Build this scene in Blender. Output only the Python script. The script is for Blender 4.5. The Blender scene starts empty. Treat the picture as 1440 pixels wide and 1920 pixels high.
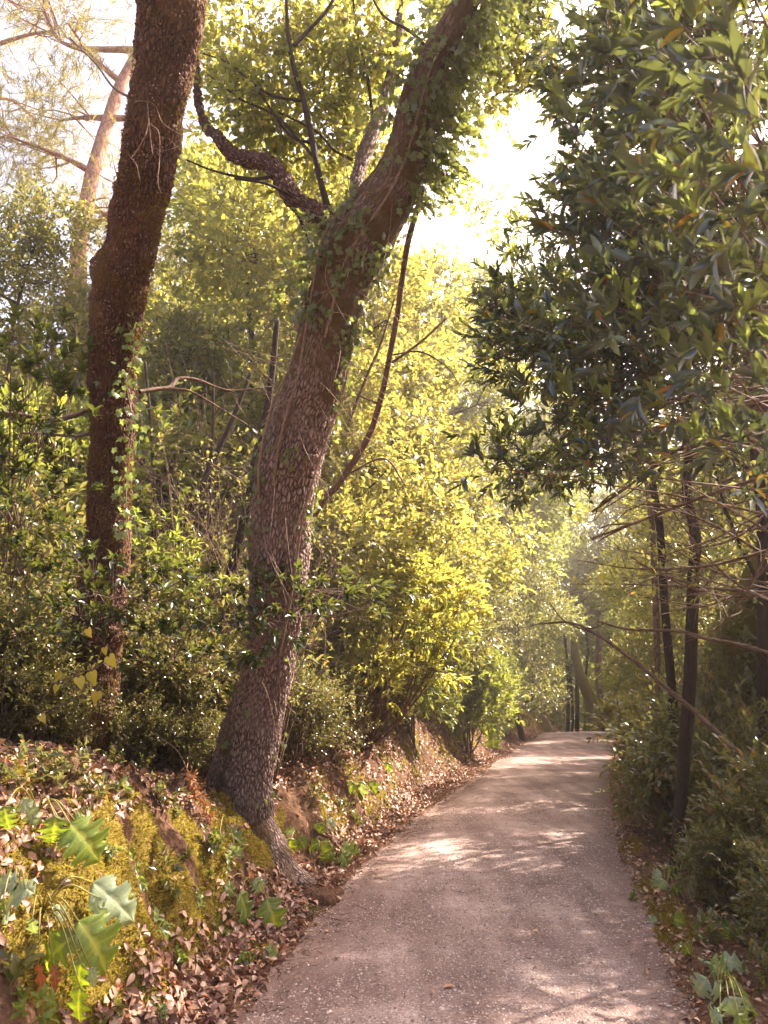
import bpy, math
import numpy as np
from mathutils import Vector, noise as mnoise

# ------------------------------------------------------------------ camera, light, exposure
SC = bpy.context.scene
F, CX, CY = 1441.0, 720.0, 960.0            # focal length and centre in photograph pixels
PITCH = math.radians(13.3)
CT, ST = math.cos(PITCH), math.sin(PITCH)
EYE = 1.6
cam_d = bpy.data.cameras.new("camera")
cam = bpy.data.objects.new("camera", cam_d)
SC.collection.objects.link(cam)
cam.location = (0, 0, EYE)
cam.rotation_euler = (math.radians(90) + PITCH, 0, 0)
cam_d.sensor_fit = 'VERTICAL'; cam_d.sensor_height = 36; cam_d.lens = F / 1920 * 36
cam_d.clip_start = 0.05; cam_d.clip_end = 900
cam_d.dof.use_dof = True; cam_d.dof.focus_distance = 7.0; cam_d.dof.aperture_fstop = 5.0
SC.camera = cam

SUN_AZ, SUN_EL = math.radians(58), math.radians(45)      # azimuth to the right of +Y
w = bpy.data.worlds.new("World"); SC.world = w; w.use_nodes = True
nt = w.node_tree; nt.nodes.clear()
sky = nt.nodes.new('ShaderNodeTexSky'); sky.sky_type = 'NISHITA'; sky.sun_disc = False
sky.sun_elevation = SUN_EL; sky.sun_rotation = SUN_AZ
sky.air_density = 1.0; sky.dust_density = 6.0; sky.ozone_density = 0.3; sky.altitude = 100
mx = nt.nodes.new('ShaderNodeMix'); mx.data_type = 'RGBA'; mx.blend_type = 'MULTIPLY'
mx.inputs[0].default_value = 1.0; mx.inputs[7].default_value = (1.0, 0.875, 0.81, 1)
bg = nt.nodes.new('ShaderNodeBackground'); bg.inputs[1].default_value = 0.15
wo = nt.nodes.new('ShaderNodeOutputWorld')
nt.links.new(sky.outputs[0], mx.inputs[6]); nt.links.new(mx.outputs[2], bg.inputs[0]); nt.links.new(bg.outputs[0], wo.inputs[0])
sd = bpy.data.lights.new("sun", 'SUN'); sd.energy = 5.0; sd.angle = math.radians(0.6); sd.color = (1.0, 0.86, 0.70)
sun = bpy.data.objects.new("sun", sd); SC.collection.objects.link(sun)
sv = Vector((math.sin(SUN_AZ) * math.cos(SUN_EL), math.cos(SUN_AZ) * math.cos(SUN_EL), math.sin(SUN_EL)))
sun.rotation_euler = sv.to_track_quat('Z', 'Y').to_euler()
SC.view_settings.view_transform = 'Standard'; SC.view_settings.look = 'None'
SC.view_settings.gamma = 1.0; SC.view_settings.exposure = 2.2
SC.cycles.max_bounces = 7; SC.cycles.diffuse_bounces = 4; SC.cycles.transmission_bounces = 4
SC.cycles.glossy_bounces = 2; SC.cycles.transparent_max_bounces = 4; SC.cycles.volume_bounces = 0
SC.cycles.use_denoising = True; SC.cycles.sample_clamp_indirect = 8
SC.cycles.caustics_reflective = False; SC.cycles.caustics_refractive = False

# ------------------------------------------------------------------ helpers
def P(px, py, d):
    """world point seen at photograph pixel (px, py) at distance d along the view axis"""
    a = (px - CX) / F * d; v = (CY - py) / F * d
    return np.array([a, d * CT - v * ST, EYE + d * ST + v * CT])
def ground(px, py):
    """world point where the ray through a pixel meets the plane z = 0"""
    v = (CY - py) / F
    d = -EYE / (ST + v * CT)
    return P(px, py, d)
def link(o, parent=None):
    SC.collection.objects.link(o)
    if parent is not None:
        o.parent = parent
    return o
def tag(o, label=None, cat=None, group=None, kind=None):
    if label: o['label'] = label
    if cat: o['category'] = cat
    if group: o['group'] = group
    if kind: o['kind'] = kind
    return o
def thing(name, loc, label, cat, group=None, rz=0.0):
    o = bpy.data.objects.new(name, None); o.empty_display_size = .2
    o.location = loc; o.rotation_euler = (0, 0, rz)
    link(o); return tag(o, label, cat, group)
class MB:
    """collects vertices and faces (with material slot) for one mesh"""
    def __init__(s): s.v = []; s.f = []; s.n = 0; s.at = {}
    def add(s, V, faces, mat=0, **attrs):
        V = np.asarray(V, float).reshape(-1, 3)
        for fa in faces:
            fa = np.asarray(fa, np.int64)
            if fa.size: s.f.append((fa + s.n, mat))
        s.v.append(V)
        for k, a in attrs.items(): s.at.setdefault(k, []).append((s.n, np.asarray(a, float)))
        s.n += len(V)
    def build(s, name, mats, parent=None, smooth=True, origin=None):
        me = bpy.data.meshes.new(name)
        V = np.concatenate(s.v) if s.v else np.zeros((0, 3))
        if origin is not None: V = V - np.asarray(origin)
        me.vertices.add(len(V)); me.vertices.foreach_set('co', V.astype(np.float32).ravel())
        loops = np.concatenate([f.ravel() for f, _ in s.f]); sizes = np.concatenate([np.full(len(f), f.shape[1]) for f, _ in s.f])
        mi = np.concatenate([np.full(len(f), m) for f, m in s.f])
        me.loops.add(len(loops)); me.loops.foreach_set('vertex_index', loops.astype(np.int32))
        me.polygons.add(len(sizes))
        st = np.concatenate([[0], np.cumsum(sizes)[:-1]])
        me.polygons.foreach_set('loop_start', st.astype(np.int32))
        me.polygons.foreach_set('material_index', mi.astype(np.int32))
        me.polygons.foreach_set('use_smooth', np.full(len(sizes), smooth))
        for k, parts in s.at.items():
            dim = parts[0][1].ndim
            if dim == 1:
                arr = np.zeros(len(V)); at = me.attributes.new(k, 'FLOAT', 'POINT'); key = 'value'
            else:
                arr = np.zeros((len(V), 3)); at = me.attributes.new(k, 'FLOAT_VECTOR', 'POINT'); key = 'vector'
            for n0, a in parts: arr[n0:n0 + len(a)] = a
            at.data.foreach_set(key, arr.astype(np.float32).ravel())
        for m in (mats if isinstance(mats, (list, tuple)) else [mats]): me.materials.append(m)
        me.update(calc_edges=True)
        o = bpy.data.objects.new(name, me)
        return link(o, parent)
def nrm(a, axis=-1): return a / np.maximum(np.linalg.norm(a, axis=axis, keepdims=True), 1e-9)
def smooth(x): x = np.clip(x, 0, 1); return x * x * (3 - 2 * x)
def vnoise(p, seed=0):
    p = np.asarray(p, float); i = np.floor(p).astype(np.int64); f = p - i; f = f * f * (3 - 2 * f)
    def h(dx, dy, dz):
        n = ((i[..., 0] + dx) * 374761393 + (i[..., 1] + dy) * 668265263 + (i[..., 2] + dz) * 1440662683 + seed * 97531) & 0xffffffff
        n = ((n ^ (n >> 13)) * 1274126177) & 0xffffffff
        return ((n ^ (n >> 16)) & 0xffff) / 65535.0
    x, y, z = f[..., 0], f[..., 1], f[..., 2]
    L = lambda a, b, t: a + (b - a) * t
    return L(L(L(h(0,0,0), h(1,0,0), x), L(h(0,1,0), h(1,1,0), x), y), L(L(h(0,0,1), h(1,0,1), x), L(h(0,1,1), h(1,1,1), x), y), z)
def fbm(p, o=4, seed=0):
    p = np.asarray(p, float); r = 0; a = .5
    for k in range(o): r = r + a * (vnoise(p * 2 ** k, seed + k) - .5); a *= .55
    return r * 2
def catmull(pts, n):
    pts = np.asarray(pts, float)
    if len(pts) == 2: t = np.linspace(0, 1, n)[:, None]; return pts[0] * (1 - t) + pts[1] * t
    q = np.vstack([2 * pts[0] - pts[1], pts, 2 * pts[-1] - pts[-2]])
    u = np.linspace(0, len(pts) - 1 - 1e-6, n); k = u.astype(int); t = (u - k)[:, None]
    a, b, c, d = q[k], q[k + 1], q[k + 2], q[k + 3]
    return .5 * (2 * b + (c - a) * t + (2 * a - 5 * b + 4 * c - d) * t ** 2 + (3 * b - a - 3 * c + d) * t ** 3)
def frames(C):
    T = nrm(np.gradient(C, axis=0))
    ref = np.array([0.0, 1.0, 0.0]); N = np.zeros_like(T)
    n = np.cross(T[0], ref)
    if np.linalg.norm(n) < 1e-3: n = np.cross(T[0], [1.0, 0, 0])
    n = n / np.linalg.norm(n)
    for k in range(len(T)):
        n = n - T[k] * np.dot(n, T[k]); n = n / max(np.linalg.norm(n), 1e-9); N[k] = n
    return T, N, np.cross(T, N)
def tube(mb, pts, rad, n=None, sides=6, mat=0, rough=0.0, nscale=8.0, seed=0, cap=True, bark=True, rfun=None):
    """a tapering tube through pts; returns (C, R, N, B) of its rings"""
    pts = np.asarray(pts, float); rad = np.asarray(rad, float)
    n = n or max(3, len(pts) * 3)
    C = catmull(pts, n); R = catmull(np.stack([rad, rad * 0, rad * 0], 1), n)[:, 0].clip(.0005)
    T, N, B = frames(C)
    th = np.linspace(0, 2 * np.pi, sides, endpoint=False)
    dirs = N[:, None] * np.cos(th)[None, :, None] + B[:, None] * np.sin(th)[None, :, None]
    rr = np.repeat(R[:, None], sides, 1)
    s = np.concatenate([[0], np.cumsum(np.linalg.norm(np.diff(C, axis=0), axis=1))])
    bc = np.stack([np.cos(th)[None] * R.mean() + s[:, None] * 0, np.sin(th)[None] * R.mean() + s[:, None] * 0, np.repeat(s[:, None], sides, 1)], -1)
    if rough: rr = rr * (1 + rough * fbm(bc * nscale + seed * 7.3, 3, seed))
    if rfun is not None: rr = rr * rfun(s[:, None] / s[-1], th[None], C[:, None], dirs)
    V = C[:, None] + dirs * rr[..., None]
    i = np.arange(n - 1)[:, None] * sides; j = np.arange(sides)[None]; j2 = (j + 1) % sides
    quads = np.stack([i + j, i + j2, i + sides + j2, i + sides + j], -1).reshape(-1, 4)
    V = V.reshape(-1, 3); extra = []
    bcf = bc.reshape(-1, 3)
    if cap:
        V = np.vstack([V, C[-1] + T[-1] * R[-1] * .5]); bcf = np.vstack([bcf, bcf[-1]])
        k0 = (n - 1) * sides; extra = [np.stack([k0 + np.arange(sides), k0 + (np.arange(sides) + 1) % sides, np.full(sides, n * sides)], -1)]
    mb.add(V, [quads] + extra, mat, bark=bcf)
    return C, R, N, B

# ---- leaf templates: (vertices in leaf space: x along, y across, z up; faces)
def leaf_template(kind):
    if kind == 'fine':       # folded rhombus
        V = [(0, 0, 0), (.45, .5, .10), (1, 0, -.05), (.45, -.5, .10)]
        return np.array(V), [np.array([(0, 2, 1), (0, 3, 2)])]
    if kind == 'mid':        # pointed oval, folded along midrib, drooping tip
        V = [(0,0,0), (.25,.36,.07), (.62,.42,.05), (1,0,-.12), (.62,-.42,.05), (.25,-.36,.07), (.45,0,0.0)]
        return np.array(V), [np.array([(0,6,1),(1,6,2),(2,6,3),(0,5,6),(5,4,6),(4,3,6)])]
    if kind == 'long':       # long elliptic
        x = np.array([0, .12, .3, .52, .74, .9, 1.0]); wd = np.array([.04, .28, .46, .5, .38, .17, 0])
        z = -.16 * x ** 2; V = []; Fq = []
        for k in range(7): V += [(x[k], wd[k], z[k] + wd[k] * .22), (x[k], 0, z[k]), (x[k], -wd[k], z[k] + wd[k] * .22)]
        for k in range(6):
            a = k * 3; Fq += [(a, a + 3, a + 4, a + 1), (a + 1, a + 4, a + 5, a + 2)]
        return np.array(V), [np.array(Fq)]
    if kind == 'round':
        V = [(0,0,0)]; c = (.5, 0, .03)
        for a in np.linspace(math.pi, -math.pi, 10, endpoint=False)[1:]:
            V.append((.5 + .5 * math.cos(a) * (1.15 if abs(a) < .2 else 1), .46 * math.sin(a), -.04 + .06 * math.sin(3 * a)))
        V.append(c); n = len(V) - 1
        return np.array(V), [np.array([(n, (k + 1) % n, k) for k in range(n)])]
    if kind == 'ivy':        # five-lobed
        o = [(0,0),(-.18,.22),(.05,.5),(.22,.30),(.55,.52),(.62,.22),(1.0,0),(.62,-.22),(.55,-.52),(.22,-.30),(.05,-.5),(-.18,-.22)]
        V = [(x + .0, y, -.12 * (abs(y) * 2) ** 2 - .1 * max(x, 0) ** 2) for x, y in o] + [(.32, 0, .05)]; n = 12
        return np.array(V), [np.array([(n, (k + 1) % n, k) for k in range(n)])]
    if kind == 'heart':
        o = [(.0, 0), (-.16, .14), (-.14, .36), (.08, .50), (.36, .44), (.66, .24), (1.0, 0), (.66, -.24), (.36, -.44), (.08, -.50), (-.14, -.36), (-.16, -.14)]
        V = [(x, y, .10 * abs(y) * 2 - .14 * max(x, 0) ** 2) for x, y in o] + [(.34, 0, 0)]; n = 12
        return np.array(V), [np.array([(n, (k + 1) % n, k) for k in range(n)])]
    if kind == 'needle':
        V = [(0, .02, 0), (0, -.02, 0), (.6, -.018, .02), (1, 0, -.05), (.6, .018, .02)]
        return np.array(V), [np.array([(0, 1, 2), (0, 2, 4), (4, 2, 3)])]
    if kind == 'curl':       # dry, curled leaf
        x = np.array([0, .2, .45, .7, 1.0]); wd = np.array([.03, .30, .40, .30, 0])
        V = []; Fq = []
        for k in range(5): V += [(x[k], wd[k], wd[k] * .55 + .12 * math.sin(x[k] * 3)), (x[k], 0, .12 * math.sin(x[k] * 3)), (x[k], -wd[k] * .95, wd[k] * .35 + .12 * math.sin(x[k] * 3))]
        for k in range(4):
            a = k * 3; Fq += [(a, a + 3, a + 4, a + 1), (a + 1, a + 4, a + 5, a + 2)]
        return np.array(V), [np.array(Fq)]
TPL = {k: leaf_template(k) for k in ('fine', 'mid', 'long', 'round', 'ivy', 'needle', 'curl', 'heart')}
def put_leaves(mb, pos, d, up, L, W, kind, mat=0, bend=None):
    tv, tf = TPL[kind]; n = len(pos)
    if n == 0: return
    d = nrm(d); side = nrm(np.cross(up, d)); u = np.cross(d, side)
    L = np.broadcast_to(L, n); W = np.broadcast_to(W, n)
    z = tv[:, 2][None] * np.ones((n, 1))
    if bend is not None: z = z * 1.0 - bend[:, None] * tv[:, 0][None] ** 2
    V = pos[:, None] + d[:, None] * (tv[:, 0][None] * L[:, None])[..., None] + side[:, None] * (tv[:, 1][None] * W[:, None])[..., None] + u[:, None] * (z * L[:, None])[..., None]
    off = (np.arange(n) * len(tv))[:, None, None]
    mb.add(V.reshape(-1, 3), [(f[None] + off).reshape(-1, f.shape[1]) for f in tf], mat)
def prisms(mb, A, B, ra, rb, mat=0):
    """thin three-sided twigs from A to B"""
    n = len(A)
    if n == 0: return
    T = nrm(B - A); ref = np.where(np.abs(T[:, 2:3]) > .9, np.array([[1., 0, 0]]), np.array([[0, 0, 1.]]))
    N = nrm(np.cross(T, ref)); Bn = np.cross(T, N)
    th = np.array([0, 2.094, 4.189])
    ring = N[:, None] * np.cos(th)[None, :, None] + Bn[:, None] * np.sin(th)[None, :, None]
    ra = np.broadcast_to(ra, n)[:, None, None]; rb = np.broadcast_to(rb, n)[:, None, None]
    V = np.concatenate([A[:, None] + ring * ra, B[:, None] + ring * rb], 1)
    f = np.array([(0, 1, 4, 3), (1, 2, 5, 4), (2, 0, 3, 5)])
    mb.add(V.reshape(-1, 3), [(f[None] + (np.arange(n) * 6)[:, None, None]).reshape(-1, 4)], mat, bark=V.reshape(-1, 3))
def sprigs(rng, leaf, twig, base, d, length, k, L, W, kind, alpha=55, up=.8, jit=.35, tipwhorl=False, leafmat=0, twigmat=0, r=.0022, sizevar=.25, droop=.0):
    """twigs with leaves set spirally along them"""
    n = len(base)
    if n == 0: return
    d = nrm(d); length = np.broadcast_to(length, n)
    bendv = rng.normal(0, .25, (n, 3)); bendv[:, 2] -= droop
    end = base + nrm(d + bendv * .5) * length[:, None]
    if twig is not None:
        mid = base + d * length[:, None] * .5
        prisms(twig, base, mid, r, r * .8, twigmat); prisms(twig, mid, end, r * .8, r * .35, twigmat)
    ref = rng.normal(0, 1, (n, 3)); e1 = nrm(np.cross(d, ref)); e2 = np.cross(d, e1)
    ph0 = rng.uniform(0, 6.28, n)
    for j in range(k):
        t = (j + 1) / k if not tipwhorl else min(1, .45 + .55 * (j + 1) / k)
        mid = base + d * length[:, None] * .5
        p = np.where(t < .5, base + (mid - base) * (t * 2), mid + (end - mid) * (t * 2 - 1))
        a = math.radians(alpha) * (1.15 - .75 * t)
        ph = ph0 + j * 2.4
        rd = e1 * np.cos(ph)[:, None] + e2 * np.sin(ph)[:, None]
        ld = nrm(nrm(end - base) * math.cos(a) + rd * math.sin(a) + rng.normal(0, jit * .5, (n, 3)) - np.array([0, 0, droop]))
        un = nrm(np.array([0, 0, 1.]) * up + nrm(end - base) * .4 + rng.normal(0, jit, (n, 3)))
        s = 1 + rng.uniform(-sizevar, sizevar, n)
        put_leaves(leaf, p, ld, un, L * s, W * s, kind, leafmat)
def in_ball(rng, n, shell=.5):
    v = nrm(rng.normal(0, 1, (n, 3))); return v * (rng.uniform(shell ** 3, 1, n) ** (1 / 3))[:, None]

# ------------------------------------------------------------------ materials
def new_mat(name):
    m = bpy.data.materials.new(name); m.use_nodes = True; t = m.node_tree; t.nodes.clear()
    out = t.nodes.new('ShaderNodeOutputMaterial'); return m, t, out
def N_(t, typ, **kw):
    n = t.nodes.new(typ)
    for k, v in kw.items(): setattr(n, k, v)
    return n
def ramp(t, stops, fac=None):
    r = t.nodes.new('ShaderNodeValToRGB'); cr = r.color_ramp
    while len(cr.elements) > 1: cr.elements.remove(cr.elements[0])
    for k, (p, c) in enumerate(stops):
        e = cr.elements[0] if k == 0 else cr.elements.new(p)
        e.position = p; e.color = (*c, 1) if len(c) == 3 else c
    if fac is not None: t.links.new(fac, r.inputs[0])
    return r
def mixc(t, mode, fac, a, b):
    m = t.nodes.new('ShaderNodeMix'); m.data_type = 'RGBA'; m.blend_type = mode
    for i, v in ((0, fac), (6, a), (7, b)):
        if hasattr(v, 'links'): t.links.new(v, m.inputs[i])
        else: m.inputs[i].default_value = v if i == 0 else (*v, 1)
    return m.outputs[2]
def math_(t, op, a, b=0.0, c=None):
    m = t.nodes.new('ShaderNodeMath'); m.operation = op
    for i, v in enumerate((a, b) if c is None else (a, b, c)):
        if hasattr(v, 'links'): t.links.new(v, m.inputs[i])
        else: m.inputs[i].default_value = v
    return m.outputs[0]
def noise_(t, vec, scale, detail=4, rough=.55, dist=0.0):
    n = t.nodes.new('ShaderNodeTexNoise'); n.inputs['Scale'].default_value = scale; n.inputs['Detail'].default_value = detail
    n.inputs['Roughness'].default_value = rough; n.inputs['Distortion'].default_value = dist
    if vec is not None: t.links.new(vec, n.inputs['Vector'])
    return n.outputs['Fac']
def leaf_mat(name, stops, trans, tfac=.45, rough=.38, spec=.5, vary=.25):
    m, t, out = new_mat(name)
    geo = N_(t, 'ShaderNodeNewGeometry'); oi = N_(t, 'ShaderNodeObjectInfo')
    r = ramp(t, stops, geo.outputs['Random Per Island'])
    hv = N_(t, 'ShaderNodeHueSaturation')
    t.links.new(r.outputs[0], hv.inputs['Color'])
    t.links.new(math_(t, 'MULTIPLY_ADD', oi.outputs['Random'], .03, .485), hv.inputs['Hue'])
    t.links.new(math_(t, 'MULTIPLY_ADD', oi.outputs['Random'], vary, 1 - vary / 2), hv.inputs['Value'])
    # the leaf's own colour carries through to the light that passes it
    tc = mixc(t, 'MULTIPLY', 1.0, mixc(t, 'MIX', .42, hv.outputs[0], (.26, .26, .26)), tuple(x for x in trans))
    # slight per-leaf roughness variation
    pr = N_(t, 'ShaderNodeBsdfPrincipled'); t.links.new(hv.outputs[0], pr.inputs['Base Color'])
    pr.inputs['Roughness'].default_value = rough; pr.inputs['Specular IOR Level'].default_value = spec
    tr = N_(t, 'ShaderNodeBsdfTranslucent'); t.links.new(tc, tr.inputs[0])
    ms = N_(t, 'ShaderNodeMixShader'); ms.inputs[0].default_value = tfac
    t.links.new(pr.outputs[0], ms.inputs[1]); t.links.new(tr.outputs[0], ms.inputs[2]); t.links.new(ms.outputs[0], out.inputs[0])
    return m
def S(*cols):
    n = len(cols); return [(k / max(n - 1, 1), c) for k, c in enumerate(cols)]
YG = (3.2, 3.4, .55)
M = {}
M['oak'] = leaf_mat('oak leaves', [(0, (.050, .064, .018)), (.5, (.078, .095, .022)), (.8, (.115, .125, .025)), (.95, (.16, .14, .03)), (1, (.26, .11, .03))], (2.0, 1.85, .65), .42, .28, .75)
M['lime'] = leaf_mat('pale green leaves', [(0, (.065, .085, .028)), (.5, (.105, .13, .04)), (.85, (.16, .17, .05)), (.97, (.2, .19, .03)), (1, (.28, .17, .04))], (2.55, 2.3, .65), .5)
M['laurel'] = leaf_mat('laurel leaves', [(0, (.022, .034, .018)), (.6, (.035, .05, .022)), (.93, (.06, .08, .02)), (1, (.16, .10, .02))], (1.6, 1.7, .3), .24, .27, .7)
M['bay'] = leaf_mat('bay leaves', [(0, (.024, .042, .054)), (.5, (.034, .055, .066)), (.86, (.05, .070, .055)), (.9, (.09, .105, .02)), (.97, (.13, .13, .02)), (1, (.3, .10, .02))], (1.6, 1.7, .35), .22, .27, .75)  # bluish leaf tint paints in sky reflection and lens flare
M['bay_tip'] = leaf_mat('young bay leaves', S((.07, .10, .035), (.12, .15, .04)), (2.0, 2.1, .6), .45, .32, .6)
M['shrub'] = leaf_mat('shrub leaves', [(0, (.050, .052, .020)), (.55, (.082, .088, .028)), (.86, (.13, .135, .035)), (.93, (.20, .12, .05)), (1, (.30, .14, .06))], (2.0, 1.9, .6), .34, .25, .8)
M['lit_shrub'] = leaf_mat('broad green leaves', [(0, (.06, .09, .016)), (.6, (.10, .14, .022)), (.95, (.15, .17, .03)), (1, (.3, .2, .04))], (2.2, 2.2, .5), .38, .30, .7)
M['ivy'] = leaf_mat('ivy leaves', S((.07, .10, .04), (.10, .14, .05), (.15, .18, .06)), (2.0, 2.1, .6), .35, .4, .5)
M['yellow'] = leaf_mat('yellowing leaves', S((.4, .32, .03), (.5, .42, .06)), (1.6, 1.5, .3), .45, .5, .3)
M['pine'] = leaf_mat('pine needles', S((.06, .08, .03), (.10, .11, .035), (.2, .12, .05)), (2.4, 2.2, .7), .35, .5, .3)
M['far'] = leaf_mat('far foliage', S((.06, .09, .02), (.10, .13, .025), (.15, .16, .035)), (2.0, 2.0, .6), .45, .45, .4)
M['litter'] = leaf_mat('dry fallen leaves', [(0, (.09, .035, .02)), (.25, (.17, .075, .045)), (.5, (.25, .13, .085)), (.75, (.36, .22, .16)), (.93, (.46, .31, .22)), (1, (.42, .13, .02))], (.9, .6, .3), .12, .5, .4)
M['litter_one'] = leaf_mat('pale fallen leaf', S((.50, .36, .20), (.42, .22, .10)), (.9, .8, .4), .15, .5, .4)
M['dry'] = leaf_mat('dead brown fronds', S((.32, .11, .05), (.42, .20, .12)), (.9, .6, .3), .3, .6, .2)
M['moss'] = leaf_mat('moss tufts', [(0, (.11, .065, .018)), (.5, (.24, .17, .03)), (1, (.40, .31, .06))], (1.8, 1.7, .4), .3, .8, .1)

def bark_mat(name, dark, light, plate=(26, 26, 7), crack=.09, disp=.012, moss=(.13, .10, .012), moss_amt=.0, moss_x=0.0, spots=None, mossdisp=.01):
    m, t, out = new_mat(name)
    at = N_(t, 'ShaderNodeAttribute', attribute_name='bark'); co = at.outputs['Vector']
    mp = N_(t, 'ShaderNodeMapping'); t.links.new(co, mp.inputs[0]); mp.inputs['Scale'].default_value = plate
    # wobble the plates
    nz = N_(t, 'ShaderNodeTexNoise'); nz.inputs['Scale'].default_value = 1.1; nz.inputs['Detail'].default_value = 3; t.links.new(mp.outputs[0], nz.inputs['Vector'])
    va = N_(t, 'ShaderNodeVectorMath', operation='MULTIPLY_ADD'); t.links.new(nz.outputs['Color'], va.inputs[0]); va.inputs[1].default_value = (.9, .9, .9); t.links.new(mp.outputs[0], va.inputs[2])
    vo = N_(t, 'ShaderNodeTexVoronoi', feature='DISTANCE_TO_EDGE'); vo.inputs['Scale'].default_value = 1; t.links.new(va.outputs[0], vo.inputs['Vector'])
    vc = N_(t, 'ShaderNodeTexVoronoi', feature='F1'); vc.inputs['Scale'].default_value = 1; t.links.new(va.outputs[0], vc.inputs['Vector'])
    edge = ramp(t, [(0, (0, 0, 0)), (crack, (.45, .45, .45)), (crack * 2.6, (1, 1, 1))], vo.outputs['Distance'])
    fine = noise_(t, co, 60, 5, .7); big = noise_(t, co, 3.2, 3)
    pl = ramp(t, [(.1, tuple(x * .72 for x in light)), (.9, tuple(min(1, x * 1.18) for x in light))], fine)
    pr_ = mixc(t, 'MULTIPLY', .55, pl.outputs[0], vc.outputs['Color']); pr_ = mixc(t, 'MIX', .7, pl.outputs[0], pr_)
    col = mixc(t, 'MIX', edge.outputs[0], dark, pl.outputs[0])
    col = mixc(t, 'MIX', math_(t, 'MULTIPLY', ramp(t, [(.4, (0, 0, 0)), (.65, (1, 1, 1))], big).outputs[0], .55), col, mixc(t, 'MIX', .5, dark, light))
    h = math_(t, 'MULTIPLY_ADD', fine, .35, edge.outputs[0])
    if spots is not None:
        sp = N_(t, 'ShaderNodeTexVoronoi', feature='F1'); sp.inputs['Scale'].default_value = 42; t.links.new(co, sp.inputs['Vector'])
        sr = ramp(t, [(.12, (1, 1, 1)), (.3, (0, 0, 0))], sp.outputs['Distance'])
        sn = ramp(t, [(.45, (0, 0, 0)), (.6, (1, 1, 1))], noise_(t, co, 9, 3))
        col = mixc(t, 'MIX', math_(t, 'MULTIPLY', sr.outputs[0], sn.outputs[0]), col, spots)
    if moss_amt > 0:
        ma = N_(t, 'ShaderNodeAttribute', attribute_name='moss')
        mn = noise_(t, co, 5, 5, .65)
        mk = ramp(t, [(.45, (0, 0, 0)), (.58, (1, 1, 1))], math_(t, 'MULTIPLY_ADD', ma.outputs['Fac'], moss_amt, math_(t, 'MULTIPLY', mn, .55)))
        mc = ramp(t, [(.25, tuple(x * .45 for x in moss)), (.75, tuple(x * 1.5 for x in moss))], noise_(t, co, 40, 4, .7))
        col = mixc(t, 'MIX', mk.outputs[0], col, mc.outputs[0])
        mh = math_(t, 'MULTIPLY_ADD', noise_(t, co, 55, 4, .75), 1.2, .6)
        hm = t.nodes.new('ShaderNodeMix'); hm.data_type = 'FLOAT'; t.links.new(mk.outputs[0], hm.inputs[0]); t.links.new(h, hm.inputs[2]); t.links.new(mh, hm.inputs[3]); h = hm.outputs[0]
    b = N_(t, 'ShaderNodeBsdfPrincipled'); t.links.new(col, b.inputs['Base Color']); b.inputs['Roughness'].default_value = .82; b.inputs['Specular IOR Level'].default_value = .25
    dp = N_(t, 'ShaderNodeDisplacement'); t.links.new(h, dp.inputs['Height']); dp.inputs['Midlevel'].default_value = .7; dp.inputs['Scale'].default_value = disp
    t.links.new(b.outputs[0], out.inputs[0]); t.links.new(dp.outputs[0], out.inputs['Displacement'])
    m.displacement_method = 'BOTH' if disp > .004 else 'BUMP'
    return m
M['bark_oak'] = bark_mat('furrowed oak bark', (.05, .022, .016), (.38, .285, .26), (54, 54, 15), .12, .016, (.10, .060, .020), .62)  # brown moss tone, also used as painted shade on the upper trunk
M['bark_mossy'] = bark_mat('dark mossy bark', (.030, .012, .008), (.185, .095, .072), (56, 56, 18), .14, .022, (.105, .055, .012), .32, spots=(.50, .36, .30))
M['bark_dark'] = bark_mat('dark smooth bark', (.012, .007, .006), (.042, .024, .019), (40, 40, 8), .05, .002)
M['bark_brown'] = bark_mat('brown bark', (.05, .026, .016), (.19, .12, .085), (35, 35, 8), .07, .003, (.13, .11, .015), .4)
M['bark_pine'] = bark_mat('reddish pine bark', (.16, .08, .055), (.42, .25, .19), (14, 14, 5), .08, .003)
M['twig'] = bark_mat('twig bark', (.05, .03, .02), (.15, .095, .07), (60, 60, 20), .05, .001)
M['vine'] = bark_mat('pale dead vine', (.12, .07, .05), (.30, .21, .16), (60, 60, 20), .05, .001)
M['stemgreen'] = leaf_mat('leaf stalks', S((.20, .17, .05), (.26, .22, .06)), (2, 1.8, .5), .3, .4, .4)

# lobed leaf: colour from an attribute that carries the veins
def lobed_mat(name, base, vein, trans, tf=.5):
    m, t, out = new_mat(name)
    a = N_(t, 'ShaderNodeAttribute', attribute_name='vein'); geo = N_(t, 'ShaderNodeNewGeometry')
    n = noise_(t, None, 30, 4)
    c = mixc(t, 'MIX', a.outputs['Fac'], mixc(t, 'MULTIPLY', .5, base, ramp(t, [(.3, (.55, .55, .5)), (.7, (1.3, 1.3, 1.2))], n).outputs[0]), vein)
    pr = N_(t, 'ShaderNodeBsdfPrincipled'); t.links.new(c, pr.inputs['Base Color']); pr.inputs['Roughness'].default_value = .36; pr.inputs['Specular IOR Level'].default_value = .6
    tr = N_(t, 'ShaderNodeBsdfTranslucent'); t.links.new(mixc(t, 'MULTIPLY', 1.0, c, trans), tr.inputs[0])
    ms = N_(t, 'ShaderNodeMixShader'); ms.inputs[0].default_value = tf
    t.links.new(pr.outputs[0], ms.inputs[1]); t.links.new(tr.outputs[0], ms.inputs[2]); t.links.new(ms.outputs[0], out.inputs[0])
    bm = N_(t, 'ShaderNodeBump'); bm.inputs['Strength'].default_value = .5; bm.inputs['Distance'].default_value = .004
    t.links.new(a.outputs['Fac'], bm.inputs['Height']); t.links.new(bm.outputs[0], pr.inputs['Normal'])
    return m
M['acanthus'] = lobed_mat('lobed green leaf', (.14, .20, .045), (.30, .34, .10), (1.9, 1.8, .5))
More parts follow.
